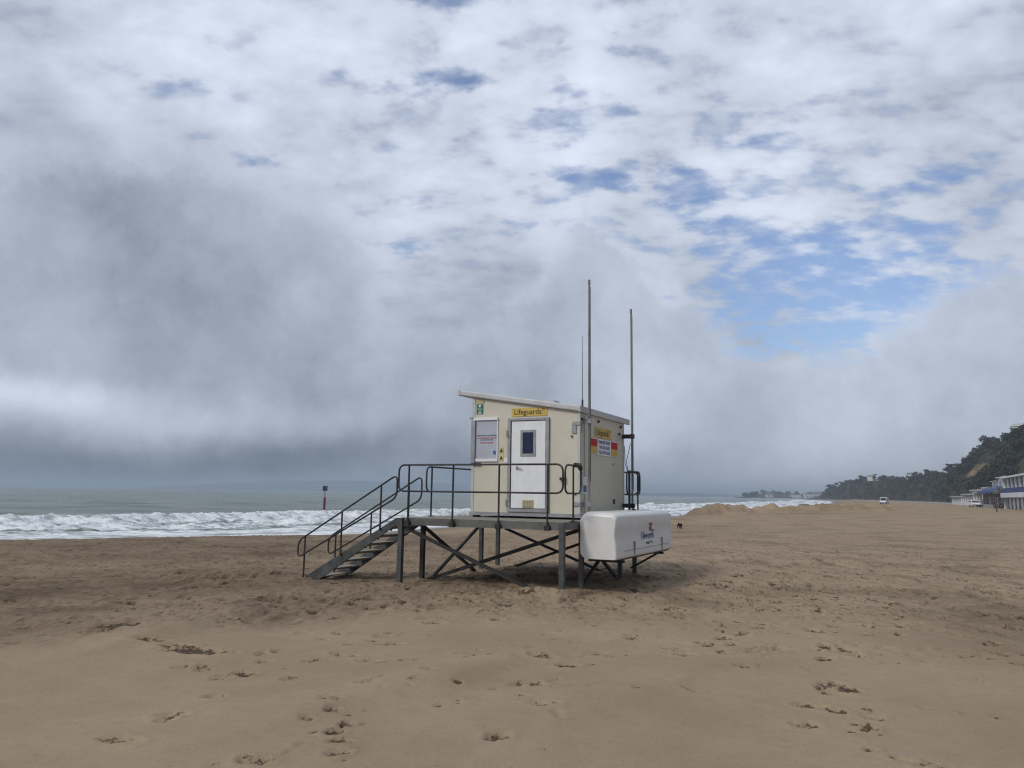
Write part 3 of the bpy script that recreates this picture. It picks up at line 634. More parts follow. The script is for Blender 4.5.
for k in range(6): vt.box((-1.205,-.042,1.585+k*.023),(-1.098,-.037,1.597+k*.023)); vt.box((-1.088,-.042,1.585+k*.023),(-.98,-.037,1.597+k*.023))
hp_(vt, 'vent', M['tan'], door)
for z in (3.06, 1.66):
    hp_(MB().box((dx0-.03,-.062,z-.05),(dx0+.03,-.051,z+.05)).tube([(dx0,-.068,z-.07),(dx0,-.068,z+.07)],.016,8), 'hinge', M['alu'], door)
# window on the front with a pale blind, top box and sill
wz0, wz1, wx0, wx1 = 2.50, 3.41, W_+.012, -1.80
win = hp_(MB().box((wx0+.075,-.014,wz0+.055),(wx1-.022,-.002,wz1-.055)), 'window', M['board'])
wf = MB().box((wx0,-.045,wz1-.055),(wx1,-.002,wz1)); wf.box((wx0+.07,-.03,wz0),(wx1,-.002,wz0+.055)); wf.box((wx1-.022,-.024,wz0+.056),(wx1,-.002,wz1-.056)); 
hp_(wf, 'frame', M['signwhite'], win)
hp_(MB().box((wx0-.02,-.055,wz0-.03),(wx0+.07,-.002,wz1-.056)).box((wx0-.06,-.06,wz1-.03),(wx0+.02,-.046,wz1+.012)), 'shutter_channel', M['alu'], win)
hp_(MB().box((wx0+.0,-.07,wz0-.052),(wx0+.2,-.004,wz0-.032)), 'catch', M['black'], win)

def text(body, size, mat, parent, pos, rot, name='lettering', off=ho, align='CENTER', sx=1, bold=0, space=1):
    cu = bpy.data.curves.new('t', 'FONT'); cu.body = body; cu.size = size; cu.extrude = .0012; cu.align_x = align; cu.align_y = 'CENTER'; cu.offset = bold; cu.space_character = space; cu.resolution_u = 3
    to = bpy.data.objects.new('t', cu); COL.objects.link(to)
    dg = bpy.context.evaluated_depsgraph_get(); me = bpy.data.meshes.new_from_object(to.evaluated_get(dg)); me.name = name
    bpy.data.objects.remove(to); bpy.data.curves.remove(cu)
    me.transform(Matrix.Translation(Vector(pos)-Vector(off)) @ rot.to_4x4() @ Matrix.Diagonal((sx,1,1,1)))
    me.materials.clear(); me.materials.append(mat)
    o = bpy.data.objects.new(name, me); COL.objects.link(o); o.parent = parent; return o
RF = Matrix.Rotation(math.pi/2, 3, 'X'); RS = Matrix.Rotation(math.pi/2, 3, 'Z') @ RF
sg = hp_(MB().box((-1.495,-.012,3.412),(-.70,-.002,3.578)), 'name_sign', M['yellow']); tag(sg, 'yellow sign reading Lifeguards above the door')
text('Lifeguards', .155, M['ink'], sg, (-1.13,-.0135,3.497), RF, bold=.0012, sx=.98); text('TM', .05, M['ink'], sg, (-.78,-.0135,3.535), RF)
sg = hp_(MB().box((.002,.83,3.03),(.012,1.80,3.24)), 'name_sign', M['yellow']); tag(sg, 'yellow sign reading Lifeguards on the shaded side wall')
text('Lifeguards', .185, M['ink'], sg, (.0135,1.27,3.135), RS, bold=.0012); text('TM', .055, M['ink'], sg, (.0135,1.72,3.19), RS)
sg = hp_(MB().box((.002,.52,2.665),(.012,2.25,3.00)), 'flag_sign', M['signwhite']); tag(sg, 'white notice with red and yellow flag squares at both ends')
for y0, y1 in ((.545,.955),(1.80,2.225)):
    hp_(MB().box((.0125,y0,2.835),(.0155,y1,2.985)), 'red_panel', M['red'], sg); hp_(MB().box((.0125,y0,2.68),(.0155,y1,2.832)), 'yellow_panel', M['yellow'], sg)
for k, (t, s) in enumerate((('SWIM BETWEEN', .098), ('THE RED AND', .098), ('YELLOW FLAGS', .098))): text(t, s, M['blueink'], sg, (.0135,1.375,2.935-.105*k), RS, bold=.002)
# first-aid sign, yellow notice above it, warning triangles, papers
sg = hp_(MB().box((-2.32,-.010,3.49),(-2.165,-.002,3.69)), 'first_aid_sign', M['green'])
hp_(MB().box((-2.257,-.0135,3.632),(-2.229,-.0105,3.684)).box((-2.269,-.0138,3.645),(-2.217,-.0108,3.671)), 'white_cross', M['signwhite'], sg)
text('First', .055, M['signwhite'], sg, (-2.243,-.0115,3.594), RF); text('aid', .055, M['signwhite'], sg, (-2.243,-.0115,3.548), RF); hp_(MB().box((-2.285,-.0135,3.502),(-2.20,-.0105,3.518)), 'white_band', M['signwhite'], sg)
hp_(MB().box((-2.345,-.009,3.705),(-2.14,-.002,3.80)), 'notice', M['tan'])
for z in (2.725, 2.575):
    sg = hp_(MB().box((-1.765,-.008,z-.058),(-1.675,-.002,z+.058)), 'warning_sign', M['paleyellow'])
    hp_(MB().prism([(-1.757,z-.035),(-1.683,z-.035),(-1.72,z+.045)], 'y', -.0115, -.0085), 'triangle', M['ink'], sg)
hp_(MB().box((-1.655,-.007,2.478),(-1.562,-.002,2.572)), 'paper_notice', M['signwhite'])
for t, s, z, m in (('LIFEGUARDS HAVE FINISHED', .036, 3.035, 'blueink'), ('IN AN EMERGENCY CALL 999', .036, 2.985, 'redink'), ('AND ASK FOR THE', .036, 2.945, 'blueink'), ('COASTGUARD', .046, 2.885, 'redink')): text(t, s, M[m], win, (-2.065,-.0155,z), RF, bold=.001)
hp_(MB().box((-1.905,-.0175,2.645),(-1.845,-.0145,2.72)), 'sticker', M['bluesign'], win)
# things on the side wall
for y, z in ((.075,3.33),(1.02,3.36),(2.45,3.36),(2.35,3.20)):
    hp_(MB().tube([(.003,y,z),(.035,y,z)], .028, 8), 'fixing_cap', M['black'])
for x, z in ((-.16,2.98),(-.09,1.86)): hp_(MB().tube([(x,-.003,z),(x,-.03,z)], .02, 8), 'fixing_cap', M['black'])
hp_(MB().box((-.40,-.06,2.12),(-.28,-.003,2.18)).tube([(-.30,-.06,2.15),(-.30,-.10,2.15)], .02, 8), 'door_holder', M['black'])
hp_(MB().box((.002,1.95,1.66),(.03,2.0,1.76)), 'latch', M['black']); hp_(MB().box((.002,1.9,2.50),(.012,2.05,2.53)), 'small_plate', M['alu'])
sg = hp_(MB().box((.002,.15,1.87),(.012,.36,2.20)), 'poster', M['signwhite']); hp_(MB().box((.0125,.17,1.90),(.0145,.34,2.03)), 'poster_picture', M['bluesign'], sg)
hp_(MB().box((.002,.23,1.48),(.010,.25,3.40)), 'panel_joint', M['alu']); 
for z in (3.15, 2.35, 1.62): hp_(MB().box((.002,.03,z-.10),(.016,.11,z+.10)), 'strap_hinge', M['alu'])
# flag poles and aerial, clamped to the hut
def pole(x, y, z0, z1, r, brs, label, bx):
    p = hp_(MB().tube([(x,y,z0),(x,y,z0+(z1-z0)*.5),(x,y,z1-.1)], [r, r*.92, r*.78], 10).tube([(x,y,z1-.1),(x,y,z1)], r*1.05, 10), 'flagpole', M['pole'], smooth=False); tag(p, label)
    for z in brs:
        mb = MB().box((bx[0],bx[2],z-.045),(x+.05,bx[3],z+.045)); mb.tube([(x,y,z-.05),(x,y,z+.05)], r+.02, 10); hp_(mb, 'bracket', M[bx[4]], p)
    hp_(MB().tube([(x+r+.012,y-.02,z1-.15),(x+r+.012,y-.02,z0+.6)], .005, 5), 'halyard', M['rail'], p)
pole(.125, .19, 1.50, 6.17, .025, (3.29, 1.66), 'taller flagpole at the front corner of the hut', (.017,0,.14,.19,'alu'))
pole(.225, 2.60, 1.365, 6.09, .024, (3.16, 1.62), 'flagpole at the rear corner of the hut', (.015,0,2.56,2.64,'galvd'))
pl_ = hp_(MB().box((-.14,-.032,3.20),(.017,-.013,3.27)).box((-.16,-.022,3.04),(-.06,-.0125,3.24)), 'pole_clamp', M['alu'])
hp_(MB().box((-.12,-.032,1.63),(.017,-.013,1.70)), 'pole_clamp', M['alu'])
a_ = hp_(MB().tube([(-.10,.4,3.60),(-.10,.4,3.75)], .02, 8).tube([(-.10,.4,3.75),(-.105,.4,5.07)], [.008,.004], 6), 'whip_aerial', M['rail'])
hp_(MB().tube([(.19,2.6,3.0),(.05,2.72,2.6),(.12,2.68,2.3),(.19,2.62,2.35)], .007, 5), 'loose_cable', M['black'])
hp_(MB().tube([(.012,2.70,2.95),(.02,2.72,2.55),(.10,2.70,2.35)], .007, 5), 'loose_cable', M['black'])

# --- white rounded storage box
bo = (.63, 1.24, .70)
bxt = frame_thing('storage_box', 'long white rounded rescue board box bracketed to the side of the platform', 'storage box', bo)
def rbox(x0, x1, y0, y1, z0, z1):
    """cushion-like moulding: rounded cross-section, ends pulled in"""
    def arc(cx_, cz, r, a0, a1, n=7): return [(cx_+r*math.cos(R(a0+(a1-a0)*k/n)), cz+r*math.sin(R(a0+(a1-a0)*k/n))) for k in range(n+1)]
    pr = arc(x0+.19, z1-.19, .19, 180, 90)+arc(x1-.11, z1-.13, .11, 90, 20)+[(x1-.028,z1-.30),(x1-.035,z0+.42),(x1-.018,z0+.30),(x1,z0+.06)]+arc(x1-.03, z0+.03, .03, 0, -90, 3)+arc(x0+.15, z0+.15, .15, 270, 180, 5)
    mx_, mz = (x0+x1)/2, (z0+z1)/2; ends = [(0,.905),(.014,.948),(.045,.982),(.10,1.)]
    L = y1-y0; st_ = [(y0+e, s) for e, s in ends]+[(y0+L*.33,1.005),(y0+L*.66,1.005)]+[(y1-e*3.2, s) for e, s in ends[::-1]]
    mb = MB(); n = len(pr); vs = []; fs = []
    for y, s in st_:
        for x, z in pr: vs.append((mx_+(x-mx_)*(1-(1-s)*1.0), y, z0+(z-z0)*s if s < 1 else z))
    for i in range(len(st_)-1):
        for k in range(n): fs.append((i*n+k, i*n+(k+1) % n, (i+1)*n+(k+1) % n, (i+1)*n+k))
    fs += [tuple(range(n)), tuple(range((len(st_)-1)*n, len(st_)*n))]
    return mb.add(vs, fs)
body = rbox(.272,1.005,-.72,3.07,.702,1.545).build('box_body', M['plastic'], bxt, bo)
me = body.data; me.polygons.foreach_set('use_smooth', [len(p.vertices) == 4 for p in me.polygons])
bb = lambda mb, n, m, p=None, **k: mb.build(n, m, p or bxt, bo, **k)
bb(MB().box((1.000,-.35,.835),(1.0085,2.72,.843)), 'lid_seam', M['alu'])
for y in (.28, 2.15): bb(MB().box((.994,y-.025,.74),(1.02,y+.025,.86)).box((.985,y-.015,.84),(1.026,y+.015,.99)), 'latch', M['alu'])
bb(MB().box((.988,1.08,.90),(1.005,1.28,.935)).tube([(.995,1.33,.95),(1.015,1.42,.935),(.995,1.50,.91)], .008, 6), 'handle', M['black'])
text('Lifeguards', .25, M['blueink'], bxt, (.988,1.19,1.055), RS, off=bo, bold=.0015, sx=.86)
em = MB().box((.975,1.20,1.425),(.985,1.66,1.447)); em.box((.975,1.50,1.14),(.9862,1.545,1.18)); em.box((.975,1.555,1.14),(.986,1.68,1.162)); em.box((.975,1.25,1.335),(.9866,1.60,1.352)); em.box((.975,1.405,1.19),(.987,1.44,1.42))
emb = bb(MB().prism([(1.24,1.41),(1.62,1.41),(1.60,1.36),(1.57,1.27),(1.43,1.24),(1.29,1.27),(1.25,1.36)], 'x', .975, .9845).box((.975,1.34,1.15),(.985,1.49,1.235)), 'emblem', M['redink']); bb(em, 'emblem_bars', M['blueink'], emb)
bb(MB().tube([(.55,1.7,1.54),(.55,1.7,1.57)], .03, 8), 'vent_cap', M['black'])


# ------------------------------------------------------------------ channel marker in the surf
def skinned(name, joints, edges, mat, parent=None, sub=1, mats=None, loc=(0,0,0)):
    """one continuous body grown over a skeleton: joints = {name: (pos, radius)}"""
    me = bpy.data.meshes.new(name); ks = list(joints); me.from_pydata([joints[k][0] for k in ks], [(ks.index(a), ks.index(b_)) for a, b_ in edges], [])
    o = bpy.data.objects.new(name, me); COL.objects.link(o)
    sm = o.modifiers.new('s', 'SKIN'); 
    for i, k in enumerate(ks):
        r = joints[k][1]; me.skin_vertices[0].data[i].radius = (r, r) if not isinstance(r, tuple) else r
    me.skin_vertices[0].data[0].use_root = True
    su = o.modifiers.new('u', 'SUBSURF'); su.levels = sub; su.render_levels = sub
    dg = bpy.context.evaluated_depsgraph_get(); m2 = bpy.data.meshes.new_from_object(o.evaluated_get(dg)); m2.name = name
    bpy.data.objects.remove(o)
    m2.materials.clear()
    for m in (mats[0] if mats else [mat]): m2.materials.append(m)
    if mats:
        for p in m2.polygons: p.material_index = mats[1](p.center)
    for p in m2.polygons: p.use_smooth = True
    o = bpy.data.objects.new(name, m2); COL.objects.link(o); o.parent = parent; return o
bx_, by_ = onz(324, 512.5, WZ)
mk = thing('channel_marker', 'red post marker with a cage top standing in the sea behind the surf', 'marker', (bx_, by_, WZ))
MB().tube([(0,0,-3),(0,0,1.85),(0,0,1.95)], [.17,.15,.10], 12).build('pile', M['pile'], mk)
MB().tube([(0,0,1.95),(0,0,2.82)], .045, 8).build('stem', M['marker'], mk)
cg = MB()
for z in (2.80, 3.36):
    for a, b_ in (((-.21,-.21,z),(.21,-.21,z)),((.21,-.21,z),(.21,.21,z)),((.21,.21,z),(-.21,.21,z)),((-.21,.21,z),(-.21,-.21,z)),((-.21,0,z),(.21,0,z))): cg.bar(a, b_, .09, .09)
for x in (-.21,.21):
    for y in (-.21,.21): cg.bar((x,y,2.8),(x,y,3.36), .08, .08)
cg.box((-.10,-.10,2.84),(.06,.10,3.30))
cg.build('cage_top', M['marker'], mk)

# ------------------------------------------------------------------ dog
dx, dy = onz(680, 530, -.05); dz = ground(dx, dy)
dog = thing('dog', 'small black dog walking away on the open sand to the right of the white box', 'dog', (dx, dy, dz), R(58))
J = dict(hip=((-.22,0,.40),.095), spine=((-.05,0,.405),.10), chest=((.14,0,.39),.115), neck=((.26,0,.40),.075), head=((.36,0,.34),.07), muzzle=((.46,0,.25),.038), tail=((-.34,0,.45),.025), tailtip=((-.46,0,.54),.015))
E_ = [('hip','spine'),('spine','chest'),('chest','neck'),('neck','head'),('head','muzzle'),('hip','tail'),('tail','tailtip')]
for s, k in ((-1,'r'),(1,'l')):
    f = .05*s
    J.update({'sh'+k: ((.15,.075*s,.33),.05), 'el'+k: ((.12+f,.075*s,.22),.032), 'wr'+k: ((.16+f,.075*s,.10),.024), 'pw'+k: ((.18+f,.075*s,.015),.026),
              'th'+k: ((-.22,.075*s,.33),.06), 'kn'+k: ((-.15-f,.08*s,.22),.036), 'hk'+k: ((-.29-f,.08*s,.13),.024), 'hp'+k: ((-.26-f,.08*s,.015),.026), 'er'+k: ((.33,.06*s,.40),.022)})
    E_ += [('chest','sh'+k),('sh'+k,'el'+k),('el'+k,'wr'+k),('wr'+k,'pw'+k),('hip','th'+k),('th'+k,'kn'+k),('kn'+k,'hk'+k),('hk'+k,'hp'+k),('head','er'+k)]
skinned('body', J, E_, M['fur'], dog, 2)

dog.scale = (.60,.95,.60)
# ------------------------------------------------------------------ promenade buildings under the cliff
PD = R(25.5)                                    # heading of the promenade
def pw(x0, y0, t, n=0): return x0+t*math.sin(PD)-n*math.cos(PD), y0+t*math.cos(PD)+n*math.sin(PD)
def bframe(name, label, cat, x, y, z=0, group=None):
    # local axes: +x runs away along the promenade, +y points inland ... front face at y=0 looks at the sea
    return thing(name, label, cat, (x, y, z), math.pi/2-PD, group)
# in this frame local +y points to the sea side (left); build fronts at y = 0 and depth towards -y
def sea(mb, name, mat, parent, **k): return mb.build(name, mat, parent, **k)
B0 = (atD(1003,172), 172)
bx0, by0 = pw(B0[0], B0[1], -58)
bh = bframe('beach_hut_block', 'two-storey white timber beach hut block with blue balcony band at the foot of the cliff', 'beach huts', bx0, by0, .15)
L_ = 58; H_ = 6.95
sea(MB().box((0,-5.5,-.6),(L_,-.35,6.55)), 'wall', M['darkwall'], bh)
sea(MB().box((-.3,-6,6.5),(L_+.3,.75,6.72)).box((-.3,.55,6.722),(L_+.3,.75,6.85)), 'roof', M['hutwhite'], bh)
sea(MB().box((0,-.349,2.75),(L_,1.0,2.95)), 'balcony_floor', M['hutgrey'], bh)
sea(MB().box((0,.95,2.35),(L_,1.05,3.32)), 'fascia', M['hutwhite'], bh)
sea(MB().box((0,.93,3.325),(L_-2,1.03,4.32)), 'balcony_screen', M['blue'], bh)
n_ = 11
for k in range(n_):
    wd = (L_-.3)/n_; x = .15+k*wd
    sea(MB().box((x,-.33,2.96),(x+wd*.70,-.16,6.49)), 'hut_door', M['hutwhite'], bh); sea(MB().box((x,-.33,-.3),(x+wd*.46,-.16,2.74)), 'hut_door', M['hutwhite'], bh)
    sea(MB().box((x+wd*.46+.02,-.345,.3),(x+wd*.9,-.30,2.2)), 'window', M['carglass'], bh)
    sea(MB().box((x-.12,-.14,2.96),(x+.12,.20,6.49)), 'partition', M['hutwhite'], bh)
sea(MB().box((L_-.1,-5.4,-.6),(L_+.05,.5,6.49)), 'end_wall', M['hutwhite'], bh)
# cafe with blue awnings
cx0, cy0 = pw(B0[0], B0[1], .4, .0)
cf = bframe('beach_cafe', 'low white cafe with blue awnings beside the tall beach hut block', 'cafe', cx0, cy0, .15)
CL = 32
sea(MB().box((0,-7,-.6),(CL,-.1,3.2)), 'wall', M['brick'], cf)
sea(MB().box((0,-7,3.202),(14,-.4,6.9)), 'upper_wall', M['hutwhite'], cf)
sea(MB().box((14.05,-7,3.202),(27,-.6,6.3)), 'upper_wall', M['hutwhite'], cf)
sea(MB().box((-.2,-7.3,6.902),(14.4,.1,7.12)), 'roof', M['hutwhite'], cf); sea(MB().box((14.42,-7.3,6.302),(27.4,-.1,6.5)), 'roof', M['flatroof'], cf)
for k in range(6): sea(MB().box((1.0+k*4.3,-.39 if k < 3 else -.59,5.3),(3.4+k*4.3,-.33 if k < 3 else -.53,6.2)), 'window', M['carglass'], cf)
for a, b_ in ((.2,9.5),(10.3,19.5),(20.3,31.5)):
    aw = MB().prism([(-.09,5.1),(2.5,3.75),(2.5,3.25),(2.44,3.25),(2.44,3.70),(-.09,5.0)], 'x', a, b_)
    o = sea(aw, 'awning', M['blue'], cf); sea(MB().box((b_+.1,-.08,4.2),(b_+.7,1.2,4.8)), 'sign_board', M['hutgrey'], cf)
for k in range(9): sea(MB().box((1+k*3.7,2.2,-.5),(1.16+k*3.7,2.36,3.3)), 'post', M['timber'], cf)
for k in range(8): sea(MB().box((1.6+k*3.7,-.098,.3),(4.2+k*3.7,-.04,2.5)), 'window', M['carglass'] if k % 2 else M['darkwall'], cf)
sea(MB().box((0,2.30,-.3),(CL,2.38,.75)), 'screen', M['hutgrey'], cf)
# kiosks
def kiosk(t0, L, h, label, up):
    x, y = pw(B0[0], B0[1], t0); k = bframe('promenade_kiosk', label, 'kiosk', x, y, .15)
    sea(MB().box((.8,-6,-.6),(L-.8,-1.2,h)), 'wall', M['brick'], k)
    sea(MB().box((-.4,-6.5,h+.002),(L+.4,1.6,h+.42)), 'roof', M['flatroof'], k)
    if up: sea(MB().box((2,-5,h+.422),(L*.75,-.8,h+1.25)), 'roof_room', M['hutgrey'], k); sea(MB().box((1.2,-5.6,h+1.252),(L*.75+.7,-.1,h+1.6)), 'roof', M['flatroof'], k)
    for i in range(int(L/6)+1): sea(MB().box((.1+i*6,.8,-.5),(.6+i*6,1.3,h)), 'column', M['hutwhite'], k)
    for y in (-2.2,-5): sea(MB().box((-.2,y,-.5),(.25,y+.5,h)), 'column', M['hutwhite'], k)
    sea(MB().box((.72,-4.4,-.3),(.797,-2.4,h-.5)), 'doorway', M['blue'] if up else M['darkwall'], k)
    for i in range(int(L/5)): sea(MB().box((1.2+i*5,-1.197,-.3),(4.2+i*5,-1.14,h-.6)), 'doorway', M['blue'] if i == 1 else M['darkwall'], k)
    return k
kiosk(34, 18, 3.6, 'white roofed kiosk with a raised roof room just beyond the blue awnings', 1)
kiosk(54, 34, 3.2, 'long low grey kiosk with white columns at the end of the row under the trees', 1)
kiosk(92, 40, 2.6, 'farthest low flat-roofed kiosk half lost below the dark trees', 0)
# sea wall along the promenade
sw = MB()
P0_ = [(172,300),(212,390),(256,495),(312,640),(355,765),(385,880)]
sw.tube([(x,y,.1) for x, y in P0_], .55, 6); swo = sw.build('promenade_wall', M['hutgrey']); tag(swo, 'low grey sea wall running along the back of the beach below the wooded cliff', 'wall')

# ------------------------------------------------------------------ vehicles
def vehicle(name, label, x, y, rz, L, W, H, hood, cat, van=False):
    z = ground(x, y); t = thing(name, label, cat, (x, y, z), rz)      # +x = front
    h2 = L/2
    if van: sil = [(-h2,.32),(h2,.32),(h2,.95),(h2-.55,1.15),(h2-1.25,H-.1),(h2-1.5,H),(-h2+.08,H),(-h2,H-.1)]
    else: sil = [(-h2,.34),(h2,.34),(h2+.02,.75),(h2-.15,1.0),(h2-1.15,1.12),(h2-1.95,H-.06),(h2-2.2,H),(-h2+.35,H-.02),(-h2+.1,1.15),(-h2,.9)]
    mb = MB().prism(sil, 'y', -W/2, W/2); mb.build('body', M['carwhite'], t, bevel=.07, seg=2, smooth=False)
    sh = H-.62
    for s in (-1, 1):
        wpoly = [(h2-1.25,1.18),(h2-1.9,H-.16),(-h2+.5 if not van else h2-2.4,H-.16),(-h2+.3 if not van else h2-2.4,1.18)]
        MB().prism(wpoly, 'y', s*(W/2+.004), s*(W/2+.012)).build('side_window', M['carglass'], t)
        for xw in (h2-.95, -h2+.9):
            wl_ = MB().tube([(xw,s*(W/2-.22),.34),(xw,s*(W/2+.02),.34)], .34, 18).build('wheel', M['black'], t)
            MB().tube([(xw,s*(W/2+.021),.34),(xw,s*(W/2+.03),.34)], .2, 14).build('rim', M['rim'], wl_)
        MB().box((h2+.0,s*(W/2-.42),.72),(h2+.035,s*(W/2-.1),.88)).build('headlight', M['lamp'], t)
        MB().box((-h2-.03,s*(W/2-.25),.8),(-h2,s*(W/2-.05),1.1)).build('tail_light', M['tail'], t)
        MB().box((h2-1.5,s*(W/2+.02),1.15),(h2-1.35,s*(W/2+.2),1.32)).build('mirror', M['black'], t)
    a, b_ = (Vector((h2-1.15,0,1.15)), Vector((h2-1.95,0,H-.10))) if not van else (Vector((h2-.58,0,1.2)), Vector((h2-1.22,0,H-.16)))
    n = Vector((b_.z-a.z,0,a.x-b_.x)).normalized()
    vs = [(p.x+n.x*q, s*(W/2-.12), p.z+n.z*q) for q in (.006,.03) for p in (a, b_) for s in (-1,1)]
    MB().add(vs, [(0,1,3,2),(4,6,7,5),(0,2,6,4),(1,5,7,3),(0,4,5,1),(2,3,7,6)]).build('windscreen', M['carglass'], t)
    MB().box((-h2-.02 if van else -h2+.02,-W/2+.2,1.2),(-h2+.1,W/2-.2,H-.2)).build('rear_window', M['carglass'], t)
    MB().box((h2,-W/2+.05,.36),(h2+.07,W/2-.05,.62)).build('bumper', M['black'], t)
    return t
vehicle('parked_car', 'white car parked in front of the kiosks under the cliff', atD(971.5,195), 195, R(180+72), 4.4, 1.85, 1.72, 1, 'car')
vehicle('parked_van', 'white van standing far away on the beach beyond the sand heaps', atD(882,272), 272, R(234), 5.2, 2.0, 2.35, 1, 'van', True)

# ------------------------------------------------------------------ people and post
def person(label, x, y, rz, coat, stride):
    z = ground(x, y); t = thing('person', label, 'person', (x, y, z), rz)
    J = dict(pelvis=((0,0,.94),(.15,.11)), waist=((0,0,1.08),(.145,.105)), chest=((.02,0,1.30),(.175,.12)), neck=((.03,0,1.47),.06), head=((.05,0,1.60),.095), crown=((.04,0,1.70),.08))
    E_ = [('pelvis','waist'),('waist','chest'),('chest','neck'),('neck','head'),('head','crown')]
    for s in (-1, 1):
        k = str(s); f = stride*s
        J.update({'h'+k: ((0,.095*s,.88),.095), 'k'+k: ((.05+f*.5,.095*s,.49),.065), 'a'+k: ((-.02+f,.095*s,.09),.045), 't'+k: ((.14+f,.10*s,.04),.04),
                  's'+k: ((.01,.19*s,1.40),.065), 'e'+k: ((-.03-f*.3,.25*s,1.13),.05), 'w'+k: ((.10-f*.4,.22*s,.92),.035), 'n'+k: ((.14-f*.4,.21*s,.84),.04)})
        E_ += [('pelvis','h'+k),('h'+k,'k'+k),('k'+k,'a'+k),('a'+k,'t'+k),('chest','s'+k),('s'+k,'e'+k),('e'+k,'w'+k),('w'+k,'n'+k)]
    pick = lambda c: 2 if (c.z > 1.46 or (abs(c.y) > .15 and c.z < .90)) else (0 if c.z > .86 else 1)
    skinned('body', J, E_, None, t, 1, ([M[coat], M['trousers'], M['skin']], pick))
    MB().tube([(.01,0,1.56),(.02,0,1.66),(.03,0,1.74),(.035,0,1.765)], [.09,.112,.085,.03], 12).build('hair', M['hair'], t, smooth=True)
    return t
person('person in a dark red coat walking past the cafe front', atD(990.4,170), 170, R(200), 'rcoat', .12)
person('person all in black standing nearest the beach hut block', atD(997.8,156), 156, R(150), 'coat', .03)
px_, D_p = 992.7, 119
xx = atD(px_, D_p); zz = ground(xx, D_p)
tag(MB().tube([(xx,D_p,zz-.4),(xx,D_p,zz+2.2),(xx,D_p,zz+2.3)], [.10,.09,.06], 10).build('timber_post', M['timber']), 'thin brown timber post standing in the sand in front of the cafe', 'post')

# ------------------------------------------------------------------ cliff, headland and far hills
sky_line = [(1180,372),(1100,392),(1060,405),(1024,417),(1017,421),(1011,427),(1008,433),(1003,438),(997,434),(990,434),(984,438),(978,446),(973,451),(968,456),(963,460),(958,463),(950,465),(940,467),(930,467.5),(914,472),(898,474),(885,474.5),(875,474.5),(860,476),(853,477.5),(845,481),(836,484.5),(828,488),(820,492),(812,496)]
dist = [(1180,210),(1100,260),(1060,300),(1024,350),(1003,405),(984,470),(968,520),(950,570),(930,645),(900,745),(873,840),(850,930),(830,1020),(812,1120)]
dx_, dy_ = zip(*dist[::-1]); sx_, sy_ = zip(*sky_line[::-1])
pxs = np.concatenate([np.linspace(812,900,150), np.linspace(900,980,170)[1:], np.linspace(980,1180,220)[1:]])
DD = np.interp(pxs, dx_, dy_); XX = DD*(pxs-512)/F
TREEH = np.interp(pxs, [812,850,900,1024], [4,8,9,9.5])
ZZ = EYE+(486.6+.0139*pxs-np.interp(pxs, sx_, sy_))*DD/F-TREEH
ZZ = np.maximum(ZZ, 2.0)
tx = np.gradient(XX); ty = np.gradient(DD); tl = np.hypot(tx, ty); nx_, ny_ = -ty/tl, tx/tl     # normal pointing to the sea?
sgn = np.sign(nx_*-1+0); nx_, ny_ = np.where(nx_ > 0, -nx_, nx_), np.where(nx_ > 0, -ny_, ny_)
ss = np.r_[np.linspace(-.25,1.05,56), np.linspace(1.1,4,12)]
wid = np.clip(ZZ*.8, 12, 25)
A = XX[None,:]+nx_[None,:]*wid[None,:]*(1-ss[:,None]); B = DD[None,:]+ny_[None,:]*wid[None,:]*(1-ss[:,None])
prof = np.interp(ss, [-.25,0,.12,.45,.8,1.0,1.2,4], [-.02,.01,.12,.52,.86,1.0,1.02,1.15])
CZ = .15+ZZ[None,:]*prof[:,None]
rg = fbm(A/9, B/9, 5, .55); CZ = CZ+np.where((ss > .02)[:,None], 2.6*rg*np.clip(prof, .1, 1)[:,None], 0)
A = A+1.8*fbm(A/6+50, B/6, 4)*np.clip(prof, 0, 1)[:,None]
scar = np.zeros_like(A)
for c0, w0, s0, h0 in ((1013,9,.66,.17),(1003,8,.58,.14),(1022,6,.74,.11),(996,4,.50,.08),(975,2,.45,.10)):
    scar = np.maximum(scar, np.exp(-((pxs[None,:]-c0)/w0)**2-((ss[:,None]-s0)/h0)**2))
scar = np.clip(scar*1.5-.35+.6*fbm(A/3, CZ/3, 4), 0, 1)
cm, nt_, b = newmat('cliff_scrub')
tc = nt_.nodes.new('ShaderNodeTexCoord').outputs['Object']; at = nd(nt_, 'ShaderNodeAttribute', attribute_name='scar').outputs['Fac']
c = mixc(nt_, ramp(nt_, noise(nt_, tc, .25, 6, .65), .3, .7), (.022,.026,.014), (.06,.055,.03))
c = mixc(nt_, mth(nt_, 'MULTIPLY', ramp(nt_, noise(nt_, tc, .06, 5, .6), .52, .72), .6), c, (.11,.085,.05))
c = mixc(nt_, at, c, mixc(nt_, ramp(nt_, noise(nt_, tc, .6, 5, .6), .3, .7), (.20,.125,.06), (.36,.25,.13)))
nt_.links.new(c, b.inputs['Base Color']); b.inputs['Roughness'].default_value = .95; b.inputs['Specular IOR Level'].default_value = .1
tag(grid_mesh('cliff', A, B, CZ, cm, dict(scar=scar)), kind='structure')

